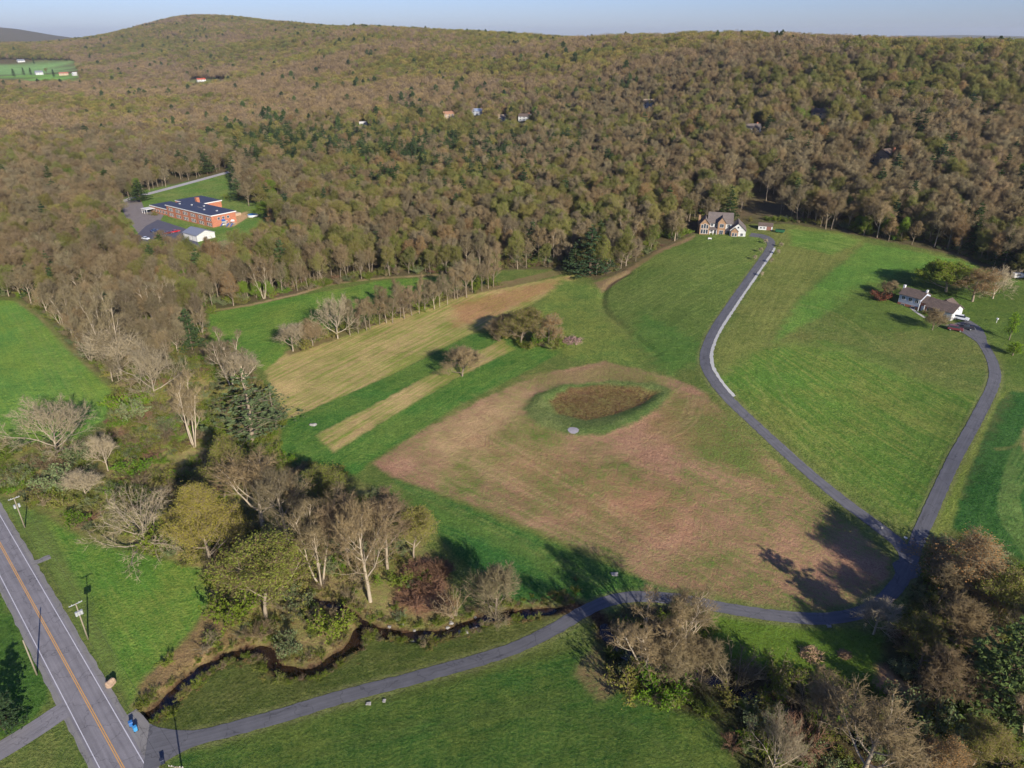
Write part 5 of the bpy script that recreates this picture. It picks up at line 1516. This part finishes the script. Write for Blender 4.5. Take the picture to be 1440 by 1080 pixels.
def playground():
    x, y = at(322, 317); r = empty('play_structure', (x, y, gz(x, y)), S_ANG + .5)
    tag(r, 'blue and white play structure with slides at the school gable', 'play structure')
    p = MB()
    for i in range(3):
        for sx in (-1, 1):
            for sy in (-1, 1):
                p.tube((i * 3.2 - 3.2 + sx * .8, sy * .8, -.2), (i * 3.2 - 3.2 + sx * .8, sy * .8, 3.0), .07)
    p.obj('posts', m_steel, r)
    d = MB()
    for i in range(3):
        d.box(i * 3.2 - 4.1, i * 3.2 - 2.3, -.9, .9, 1.4, 1.52)
    d.obj('deck', m_steel, r)
    for i in (0, 2):
        MB().prism([(-1.1, 3.0), (1.1, 3.0), (0, 4.0)], i * 3.2 - 4.2, i * 3.2 - 2.2, 'x').obj('roof', m_trim if i else m_blue_pl, r)
    for sx in (-4.0, 0.1, 2.8):
        MB().prism([(-.95, 1.45), (-3.6, .25), (-4.3, .25), (-4.3, .37), (-3.6, .4), (-.95, 1.75)], sx, sx + .7, 'x').obj('slide', m_blue_pl, r)
playground()
def round_pool():
    x, y = at(356, 304); r = empty('round_pool', (x, y, gz(x, y)))
    tag(r, 'round bright blue pool top with a pale rim on the school lawn', 'pool')
    MB().tube((0, 0, -.2), (0, 0, 1.25), 3.6, 3.6, 28).obj('wall', m_trim, r)
    MB().tube((0, 0, 1.2), (0, 0, 1.32), 3.35, 3.35, 28).obj('cover', plain('bright_blue_cover', W_(48, 140, 200), .4, .4), r)
round_pool()

# ---- vehicles
def car(px, py, rz, col, label, kind='car', pos=None):
    x, y = pos or at(px, py)
    r = empty('parked_' + ('pickup' if kind == 'pickup' else 'car'), (x, y, gz(x, y) + .09), rz)
    r.scale = (1.1, 1.12, 1.15)
    tag(r, label, kind if kind == 'pickup' else 'car')
    m = paint_mat('paint_' + label.split()[0], col)
    Lh = 2.75 if kind == 'pickup' else 2.4
    prof = [(-Lh, .38), (Lh, .38), (Lh + .03, .72), (Lh - .12, .98), (1.05, 1.08), (-Lh + .05, 1.06), (-Lh - .03, .8)]
    body = MB().prism([(a, b) for a, b in prof], -.92, .92, 'y').obj('body', m, r, bevel=.07)
    if kind == 'pickup':
        cab = [(-.5, 1.04), (1.2, 1.06), (.55, 1.72), (-.42, 1.74)]
        MB().box(-Lh + .12, -.62, -.76, .76, 1.02, 1.07).obj('bed', m_black, r)
    elif kind == 'suv':
        cab = [(-Lh + .1, 1.02), (1.25, 1.05), (.62, 1.72), (-Lh + .35, 1.74)]
    else:
        cab = [(-1.75, 1.02), (1.2, 1.05), (.45, 1.46), (-1.1, 1.48)]
    top = cab[2][1]
    MB().prism(cab, -.8, .8, 'y').obj('windows', m_glass, r, bevel=.05)
    MB().box(cab[3][0] + .05, cab[2][0] - .02, -.76, .76, top - .02, top + .05).obj('roof', m, r, bevel=.02)
    for sx in (-1.5, 1.5):
        for sy in (-1, 1):
            w = MB().tube((sx, sy * .72, .33), (sx, sy * .94, .33), .33, .33, 14).obj('wheel', m_black, r)
            MB().tube((sx, sy * .9, .33), (sx, sy * .955, .33), .19, .19, 10).obj('rim', m_steel, w)
    for sy in (-.66, .66):
        MB().box(Lh - .06, Lh + .05, sy - .18, sy + .18, .66, .82).obj('headlight', m_trim, r)
        MB().box(-Lh - .05, -Lh + .06, sy - .16, sy + .16, .72, .9).obj('tail_light', plain('red_lamp', W_(150, 30, 28), .3), r)
    return r

# ---- ranch house
def ranch():
    ax, ay = at(1262, 427); bx, by = at(1337, 451)
    ang = math.atan2(by - ay, bx - ax)
    r = empty('ranch_house', (ax, ay, gz((ax + bx) / 2, (ay + by) / 2) - .2), ang)
    tag(r, 'split level house with brown roofs, white gables and a brick middle by the branch driveway', 'house')
    L = math.hypot(bx - ax, by - ay)
    a, b = L * .40, L * .52
    gable(r, 0, a, 0, 8.0, -.8, 5.0, 1.9, m_siding_blue, m_shingle, 'x')
    gable(r, a + .02, b, .6, 8.4, -.8, 3.6, 1.7, m_brick, m_shingle, 'x', over=.3)
    gable(r, b + .02, L, -.4, 8.4, -.8, 3.0, 2.3, m_siding, m_shingle, 'x')
    gable(r, b + 1.0, b + 6.2, 8.3, 12.5, -.8, 2.9, 1.7, m_siding_tan, m_shingle, 'y')
    MB().box(b + .03, b + 4.2, -.52, -.41, -.7, 2.9).obj('brick_front', m_brick, r)
    for x in (1.8, 4.6, 7.2):
        window(r, x, 0, 3.0, 1.3, 1.4, 'y-')
    MB().box(-.03, a + .03, -.06, -.003, -.7, 1.5).obj('brick_base', m_brick, r)
    for x in (2.2, 6.4):
        window(r, x, -.06, .2, 1.3, 1.0, 'y-')
    window(r, b + 2.1, -.52, .9, 2.6, 1.5, 'y-', 2)
    window(r, b + 6.6, -.4, 1.0, 1.6, 1.3, 'y-')
    window(r, (a + b) / 2, .6, .1, 1.1, 2.1, 'y-', 0, door=True)
    p = MB(); p.box(a - .4, b + .3, -1.2, .55, -.5, .08); p.obj('porch_step', m_concrete, r)
    p = MB()
    for x in (a + .3, b - .2):
        p.box(x - .12, x + .12, -1.0, -.76, .08, 3.3)
    p.obj('porch_posts', m_trim, r)
    for y in (1.5, 4.9):
        window(r, L, y + .4, -.1, 2.5, 2.3, 'x+', 0, door=True)
    window(r, L, 4.0, 3.2, .8, .8, 'x+', 0)
    window(r, 0, 3.5, 3.0, 1.1, 1.3, 'x-')
    MB().box(-.75, -.02, 3.0, 4.0, -.8, 7.9).obj('chimney', m_trim, r)
    MB().box(a - .35, a + .25, 3.4, 4.4, 6.2, 8.0).obj('chimney', m_trim, r)
    return r, ang
RANCH, R_ANG = ranch()
car(1351, 450, R_ANG + .25, W_(225, 226, 228), 'white car parked nearest the ranch house garage', 'suv')
car(1357, 463, R_ANG + .5, W_(40, 42, 50), 'black pickup parked on the wide end of the branch driveway', 'pickup')
car(1343, 465, R_ANG + .4, W_(112, 52, 58), 'dark maroon car parked beside the black pickup', 'suv')
ribbon('garden_path', smooth_line(at_many([(1281, 433), (1290, 440), (1301, 447)]), .8), 1.2, .05, m_concrete, cross=3)

# ---- hilltop house
def manor():
    ax, ay = at(983, 330); bx, by = at(1048, 332)
    ang = math.atan2(by - ay, bx - ax)
    r = empty('manor_house', (ax, ay, gz((ax + bx) / 2, (ay + by) / 2) - .5), ang)
    tag(r, 'large stone and white gabled house at the top of the hill', 'house')
    # main block under a broad roof
    gable(r, 4.2, 16.5, 3, 14, -1, 6.2, 4.2, m_siding, m_shingle_grey, 'x', over=.5)
    # glazed wing with a stone front, chimney on its outer side
    gable(r, 0, 5.0, .6, 11, -1, 5.6, 2.9, m_stone, m_shingle_grey, 'y', over=.4)
    for x in (1.2, 2.5, 3.8):
        window(r, x, .6, .6, 1.0, 2.2, 'y-', 0); window(r, x, .6, 3.4, 1.0, 2.4 if x == 2.5 else 1.9, 'y-', 0)
    MB().box(-1.1, -.02, 4.2, 5.8, -1, 9.4).obj('chimney', m_stone, r)
    # centre stone gable
    gable(r, 9.2, 13.2, 1.2, 9, -1, 6.8, 2.6, m_stone, m_shingle_grey, 'y', over=.35)
    window(r, 11.2, 1.2, .4, 1.9, 2.2, 'y-', 1); window(r, 11.2, 1.2, 4.2, 1.9, 1.8, 'y-', 1)
    # porch between them
    MB().prism([(.2, 2.9), (2.98, 3.7), (2.98, 3.85), (.2, 3.05)], 5.1, 9.15, 'x').obj('porch_roof', m_shingle_grey, r)
    p = MB()
    for x in (5.4, 7.1, 8.8):
        p.box(x - .12, x + .12, .5, .74, -.8, 3.0)
    p.obj('porch_posts', m_trim, r)
    window(r, 7.1, 3, .1, 1.4, 2.3, 'y-', 0, door=True); window(r, 6.2, 3, 4.2, 1.2, 1.4, 'y-'); window(r, 8.2, 3, 4.2, 1.0, 1.4, 'y-')
    MB().box(4.8, 9.5, -.2, 2.9, -1, -.02).obj('porch_floor', m_concrete, r)
    window(r, 14.8, 3, 4.0, 1.4, 1.5, 'y-'); window(r, 14.8, 3, .6, 1.6, 1.6, 'y-')
    # garage wing in front
    gable(r, 15.6, 23.6, -1.0, 10.5, -1.2, 3.7, 3.5, m_siding, m_shingle_grey, 'y', over=.45)
    gable(r, 16.2, 19.8, -1.7, -1.02, -1.2, 3.2, 1.7, m_stone, m_shingle_grey, 'y', over=.25)
    window(r, 17.3, -1.7, .6, .9, 1.7, 'y-', 0); window(r, 18.7, -1.7, .6, .9, 1.7, 'y-', 0); window(r, 21.7, -1.0, .8, 1.2, 1.4, 'y-')
    window(r, 19.6, -1.0, 4.7, .9, 1.0, 'y-', 0)
    for y in (2.0, 5.6):
        window(r, 23.6, y, -.4, 2.6, 2.4, 'x+', 0, door=True)
    window(r, 16.5, 8, 4, 1.2, 1.4, 'x+')
    MB().box(-.5, 24.2, -3.2, -1.8, -1.5, -.35).obj('retaining_wall', m_stone, r)
    return r, ang
MANOR, M_ANG = manor()

def garden_shed():
    ax, ay = at(1066, 323); bx, by = at(1085, 324)
    r = empty('garden_shed', (ax, ay, gz(ax, ay) - .2), math.atan2(by - ay, bx - ax))
    tag(r, 'low white and red shed with brown roof near the hilltop house', 'shed')
    gable(r, 0, 7.2, 0, 4.0, -.4, 2.4, 1.2, m_siding, m_shingle, 'x', over=.25)
    window(r, 1.3, 0, .9, .9, .9, 'y-'); window(r, 3.0, 0, .9, .9, .9, 'y-')
    MB().box(4.2, 6.6, -.06, -.003, -.1, 2.2).obj('door', plain('red_door_paint', W_(134, 92, 78), .6), r)
    window(r, 7.2, 2.0, -.1, 1.2, 2.0, 'x+', 0, door=True)
garden_shed()
def green_trailer():
    x, y = at(1097, 327)
    r = empty('skip_container', (x, y, gz(x, y)), M_ANG - .2)
    tag(r, 'dark green open container on the drive end by the shed', 'container')
    MB().prism([(-2.2, .35), (2.0, .35), (2.4, 1.7), (-2.5, 1.7)], -1.0, 1.0, 'y').obj('body', m_green_pl, r)
    MB().box(-2.3, 2.2, -.85, .85, 1.62, 1.72).obj('load', m_black, r)
    for sx in (-1.2, 1.2):
        for sy in (-1, 1):
            MB().tube((sx, sy * .8, .2), (sx, sy * 1.0, .2), .22).obj('wheel', m_black, r)
green_trailer()
x, y = at(998, 337)
r = empty('garden_bench', (x, y, gz(x, y)), M_ANG); tag(r, 'small white bench on the lawn before the hilltop house', 'bench')
MB().box(-.9, .9, -.25, .25, .42, .48).obj('seat', m_trim, r); MB().box(-.9, .9, .25, .31, .5, .95).obj('backrest', m_trim, r)
for sx in (-.8, .8):
    MB().box(sx - .05, sx + .05, -.22, .22, -.05, .42).obj('leg', m_trim, r)

# ---- far houses peeping from the wood and farms at the valley's end
def far_house(px, py, wd, wall, roof, label, rz=0.0, dp=8.5, eave=5.2, rise=2.6, axis='x', kind='house', windows=3):
    x, y = at(px, py)
    r = empty('far_house' if kind == 'house' else kind, (x, y, gz(x, y) - .3), rz - math.atan2(x, y))
    tag(r, label, 'house' if kind == 'house' else kind)
    gable(r, -wd / 2, wd / 2, 0, dp, -2, eave, rise, wall, roof, axis)
    for k in range(windows):
        window(r, -wd / 2 + wd * (k + .5) / windows, 0, 1.0, 1.3, 1.5, 'y-'); 
        if eave > 4.5:
            window(r, -wd / 2 + wd * (k + .5) / windows, 0, 3.4, 1.3, 1.3, 'y-')
    MB().box(wd * .3, wd * .3 + 1, dp * .5 + .4, dp * .5 + 1.4, eave, eave + rise + 1.2).obj('chimney', m_brick, r)
far_house(632, 166, 14, m_siding_tan, course('rust_shingles', W_(176, 132, 106), W_(140, 104, 84), 3, 5), 'tan house with rust coloured roof, first of the three in the hillside wood', .4)
far_house(671, 162, 13, m_siding_blue, plain('pale_blue_roof', W_(150, 164, 190), .5, .4), 'house with a pale blue roof between the tan house and the white pair', -.3)
far_house(708, 171, 13, m_siding, m_siding_tan, 'white house with pale roof, nearer the blue roofed house', .2)
far_house(737, 170, 14, m_siding, m_shingle, 'white house of the pair with brown roof and bright gable', -.25)
far_house(513, 176, 13, m_trim, m_trim, 'low house with a flat white roof alone above the evergreens', 0, eave=3.4, rise=.6)
far_house(1058, 189, 13, m_siding, m_shingle_grey, 'white house with grey roof in the wood above the hilltop house', .3)
far_house(1153, 167, 15, m_siding_tan, m_shingle, 'tan house with a long brown roof high in the wood', -.1)
far_house(1237, 230, 14, m_siding_tan, m_shingle, 'brown gabled house in a dark gap of the wood above the ranch house', -.5, axis='y', rise=4)
far_house(1386, 250, 11, m_siding_tan, m_siding_tan, 'white house almost hidden by trees over the tramlined crop side', .2)
far_house(913, 151, 12, m_siding, m_siding_tan, 'small pale house high on the wooded slope', .1)
far_house(284, 115, 19, m_siding, course('red_roof', W_(190, 92, 70), W_(160, 80, 60), 3, 5), 'white house with a red roof in a small far clearing', .3)
far_house(56, 105, 18, m_siding, m_metal_roof, 'large white farmhouse with pale roof between the two far fields', .2, dp=12, eave=6, rise=4)
far_house(90, 106, 22, m_siding_tan, course('farm_roof', W_(186, 120, 96), W_(150, 100, 80), 3, 5), 'long farm building with a reddish roof beside the white farmhouse', -.1, dp=11)
far_house(107, 106, 12, m_siding, m_siding, 'small white outbuilding at the wood end of the farm', .5)
far_house(22, 80, 26, m_siding, m_shingle_grey, 'white house above the pale far field', 0, dp=12, eave=6)
far_house(31, 88, 20, m_siding, m_metal_roof, 'white barn at the top edge of the pale far field', .3, dp=14, eave=6, rise=4)

# cars of the school
for px, py, c, lab in ((205, 337, (226, 228, 232), 'white car alone at the lower side of the school car park'), (218, 326, (44, 58, 92), 'dark blue car in the middle of the school car park'), (247, 327, (178, 36, 42), 'bright red car beside the pale metal building'),
                       (237, 329, (110, 40, 44), 'maroon car next to the bright red one'), (228, 333, (58, 56, 60), 'charcoal car between the white and maroon ones'), (210, 295, (200, 202, 206), 'silver car at the school entrance canopy')):
    car(px, py, S_ANG + (1.5 if px > 215 else .2), W_(*c), lab)
# white utility trailer beyond the ranch house trees
x, y = at(1430, 391)
r = empty('camper_trailer', (x, y, gz(x, y)), R_ANG + 1.0); tag(r, 'small white camper on the lawn beyond the spreading bare tree', 'camper')
MB().prism([(-2.2, .5), (2.2, .5), (2.3, 1.6), (1.8, 2.4), (-2.2, 2.4)], -1, 1, 'y').obj('body', m_trim, r, bevel=.08)
MB().box(-1.2, .6, -1.03, -.99, 1.4, 2.0).obj('window', m_glass, r)
for sy in (-.9, .9):
    MB().tube((0, sy - .1, .32), (0, sy + .1, .32), .32).obj('wheel', m_black, r)
x, y = at(1401, 454)
r = empty('lawn_post', (x, y, gz(x, y)), .3); tag(r, 'white post with a small hood on the lawn beside the parked cars', 'post')
MB().tube((0, 0, -.2), (0, 0, 1.5), .09).obj('post', m_trim, r); MB().box(-.3, .3, -.35, .35, 1.5, 1.9).obj('hood', m_trim, r)

# ---- poles by the road
def pole(px, py, h, label, cans=0, arms=1, pos=None, tilt=0.0):
    x, y = pos or at(px, py)
    r = empty('utility_pole', (x, y, gz(x, y)), math.atan2(ROAD_N[1], ROAD_N[0]) + tilt)
    tag(r, label, 'utility pole', 'utility poles along the road')
    MB().tube((0, 0, -.4), (0, 0, h), .17, .11).obj('post', m_wood_pole, r, smooth=True)
    for a in range(arms):
        z = h - .35 - a * 1.0
        arm = MB().box(-1.3, 1.3, .13, .26, z, z + .14).obj('crossarm', m_wood_pole if not cans else m_steel, r)
        for sx in (-1.2, -.7, .7, 1.2):
            MB().tube((sx, .195, z + .14), (sx, .195, z + .36), .05, .03, 8).obj('insulator', m_trim, arm)
    for k in range(cans):
        sx = (-.5, .5, 0)[k]
        MB().tube((sx, -.38, h - 2.9), (sx, -.38, h - 1.9), .27, .27, 12).obj('transformer', m_steel, r)
        MB().box(sx - .06, sx + .06, -.28, .1, h - 2.5, h - 2.4).obj('bracket', m_steel, r)
    return (x, y, gz(x, y) + h - .1)
p1 = pole(35, 742, 9.6, 'utility pole with two transformers beside the far stretch of road', 2)
p2 = pole(124, 899, 10.2, 'utility pole with three transformers on the roadside meadow', 3)
p3 = pole(52, 949, 9.6, 'bare pale pole on the verge across the road', 0, 0)
p4 = pole(0, 0, 10.4, 'utility pole at the mouth of the driveway, crossarm at the bottom edge', 0, 1, pos=(-55.2, 77.0), tilt=-.9)
def cable(a, b, off, label):
    a, b = Vector(a) + Vector((*(ROAD_N * off), .1)), Vector(b) + Vector((*(ROAD_N * off), .1))
    n = 22
    pts = [a.lerp(b, i / n) - Vector((0, 0, 1.1 * (1 - (2 * i / n - 1) ** 2))) for i in range(n + 1)]
    m = MB()
    for p, q in zip(pts[:-1], pts[1:]):
        m.tube(p, q, .02, n=4)
    o = m.obj('overhead_cable', m_wire); tag(o, label, 'cable', 'cables between the utility poles')
p0 = (p1[0] - ROAD_DIR[0] * 54, p1[1] - ROAD_DIR[1] * 54, p1[2])
for a, b, nm in ((p1, p2, 'between the transformer poles'), (p2, p4, 'from the meadow pole to the driveway mouth')):
    for off, s_ in ((-1.2, 'road side'), (1.2, 'field side')):
        cable(a, b, off, f'thin {s_} cable {nm}')

# ---- small things by the road and fields
def rock(x, y, sx, sy, sz, mat, label, seed, name='boulder', group=None, rz=0.0):
    bm = bmesh.new(); bmesh.ops.create_icosphere(bm, subdivisions=3, radius=1)
    rng = random.Random(seed)
    ph = [rng.uniform(0, 6) for _ in range(6)]
    for v in bm.verts:
        c = v.co
        k = 1 + .2 * math.sin(c.x * 3 + ph[0]) + .18 * math.sin(c.y * 4 + ph[1] + c.z * 2) + .08 * math.sin(c.z * 6 + ph[2] + c.x * 4)
        v.co = Vector((math.copysign(abs(c.x) ** .75, c.x) * sx, math.copysign(abs(c.y) ** .75, c.y) * sy, math.copysign(abs(c.z) ** .8, c.z) * sz)) * k
    me = bpy.data.meshes.new(name); bm.to_mesh(me); bm.free(); me.materials.append(mat)
    o = bpy.data.objects.new(name, me); COL.objects.link(o); o.location = (x, y, gz(x, y) + sz * .55); o.rotation_euler = (0, 0, rz)
    tag(o, label, 'rock', group)
    return o
m_rock = plain('tan_sandstone', W_(166, 140, 116), .9, .15, var=.3, scale=2.0, bump=.6)
m_rock_grey = plain('grey_stone', W_(158, 152, 144), .9, .15, var=.3, scale=3.0, bump=.6)
bx, by = at(156, 964)
rock(bx, by, .6, .85, .9, m_rock, 'tall tan boulder standing on the verge between road and meadow', 3, rz=-.6)
for i, (px, py, s_, lab) in enumerate([(518, 990, .36, 'flat white stone beside the lower driveway, nearer the road'), (540, 986, .32, 'flat white stone beside the lower driveway, farther from the road'), (440, 598, .8, 'lone grey stone on the green field track'), (864, 808, .6, 'pale stone in the lush verge above the culvert'),
                                    (1166, 881, .35, 'small pale stone at the lower edge of the curving driveway'), (1240, 742, .35, 'white stone on the inner side of the junction'), (556, 890, .6, 'grey stone in the bend of the brook')]):
    x, y = at(px, py); rock(x, y, s_ * 1.3, s_, s_ * .55, m_rock_grey, lab, 20 + i, 'stone')

rs = random.Random(12)
for k in range(18):
    j = rs.randrange(60, len(CREEK) - 70); q = CREEK[j]; n_ = np.array([-(CREEK[j + 1] - q)[1], (CREEK[j + 1] - q)[0]]); n_ /= np.hypot(*n_)
    q = q + n_ * rs.choice((-1, 1)) * rs.uniform(1.2, 2.3); s_ = rs.uniform(.18, .42)
    rock(float(q[0]), float(q[1]), s_ * 1.3, s_, s_ * .7, m_rock_grey, 'small pale stone at the waterline of the brook', 60 + k, 'stone', 'stones along the brook', rs.uniform(0, 3))

def headwall():
    x, y = at(199, 1003); x2, y2 = at(207, 1018)
    r = empty('culvert_headwall', (x, y, gz(x, y)), math.atan2(y2 - y, x2 - x)); tag(r, 'concrete culvert headwall where the brook meets the road', 'headwall')
    L = math.hypot(x2 - x, y2 - y) + .8
    MB().box(-.4, L, -.3, .2, -1.8, .35).obj('wall', m_concrete, r)
    MB().box(L - .35, L, .21, 2.0, -1.8, .2).obj('wing_wall', m_concrete, r)
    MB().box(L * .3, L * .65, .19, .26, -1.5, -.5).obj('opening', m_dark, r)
headwall()
def bin_(px, py, rz, col, label):
    x, y = at(px, py)
    r = empty('wheelie_bin', (x, y, gz(x, y) + .05), rz); tag(r, label, 'bin', 'bins at the road')
    m = plain('bin_' + label.split()[0], col, .45, .4)
    MB().prism([(-.28, .08), (.28, .08), (.36, 1.05), (-.36, 1.05)], -.32, .32, 'y').obj('body', m, r, bevel=.03)
    MB().prism([(-.4, 1.06), (.4, 1.06), (.34, 1.16), (-.36, 1.13)], -.36, .36, 'y').obj('lid', m, r, bevel=.02)
    for sy in (-.3, .3):
        MB().tube((-.3, sy - .05, .13), (-.3, sy + .05, .13), .13).obj('wheel', m_black, r)
bin_(185, 1021, 2.2, W_(52, 108, 170), 'bright blue bin farther from the driveway mouth')
bin_(191, 1028, 2.4, W_(70, 150, 200), 'pale blue bin nearer the driveway mouth')
bin_(229, 1074, 2.2, W_(46, 50, 66), 'dark navy bin at the other side of the driveway mouth')
def sign_box(px, py, label):
    x, y = at(px, py); r = empty('mailbox', (x, y, gz(x, y)), .6); tag(r, label, 'mailbox')
    MB().box(-.06, .06, -.06, .06, -.2, 1.1).obj('post', m_wood_pole, r)
    MB().prism([(-.2, 1.1), (.2, 1.1), (.2, 1.35), (.12, 1.46), (-.12, 1.46), (-.2, 1.35)], -.35, .35, 'y').obj('box', m_trim, r)
sign_box(1272, 762, 'white mailbox on a post in the fork of the two driveways')
def heap(px, py, w, h, seed, label, mat, name='brush_heap'):
    x, y = at(px, py); rng = np.random.default_rng(seed)
    n = 260
    a = rng.uniform(0, 6.28, n); rr = w / 2 * np.sqrt(rng.uniform(0, 1, n))
    P = np.stack([rr * np.cos(a), rr * np.sin(a), h * (1 - (rr / (w / 2)) ** 1.6) * rng.uniform(.0, 1.0, n) - .05], -1)
    D = rng.normal(size=(n, 3)) * [1, 1, .55]; D[:, 2] = np.abs(D[:, 2]); D /= np.linalg.norm(D, axis=1, keepdims=True)
    g = Geo(); g.spikes(P, D, rng.uniform(.6, 1.7, n) * max(.7, w / 5), rng.uniform(.05, .13, n))
    me = g.mesh(name, mat)
    o = bpy.data.objects.new(name, me); COL.objects.link(o); o.location = (x, y, gz(x, y)); tag(o, label, 'brush heap')
heap(1141, 921, 4.6, 1.9, 3, 'large heap of cut pale branches on the lower lawn', plain('cut_branches', W_(176, 146, 112), .9, .1))
heap(1187, 921, 2.4, 1.0, 4, 'small heap of cut branches on the lower lawn', plain('cut_branches_dark', W_(156, 128, 98), .9, .1))
heap(805, 480, 8.0, 1.3, 5, 'flat pinkish heap of stones and sticks beside the island clump', plain('field_stones', W_(176, 142, 130), .9, .1), 'field_heap')

# ---------------------------------------------------------------- air
def haze():
    m = bpy.data.materials.new('haze'); m.use_nodes = True
    t = m.node_tree; t.nodes.clear()
    o = t.nodes.new('ShaderNodeOutputMaterial'); v = t.nodes.new('ShaderNodeVolumePrincipled')
    v.inputs['Color'].default_value = (0.84, 0.90, 1.0, 1)
    v.inputs['Density'].default_value = 0.000045
    v.inputs['Anisotropy'].default_value = 0.2
    t.links.new(v.outputs[0], o.inputs['Volume'])
    ob = MB().box(GX[0] - 50, GX[-1] + 50, GY[0] - 50, GY[-1] + 50, float(MZ.min()) - 1.0, max(float(MZ.max()) + 30, CAM_H + 20)).obj('haze', m)
    ob['kind'] = 'stuff'; tag(ob, 'thin pale blue haze over the valley and hills', 'haze')
haze()
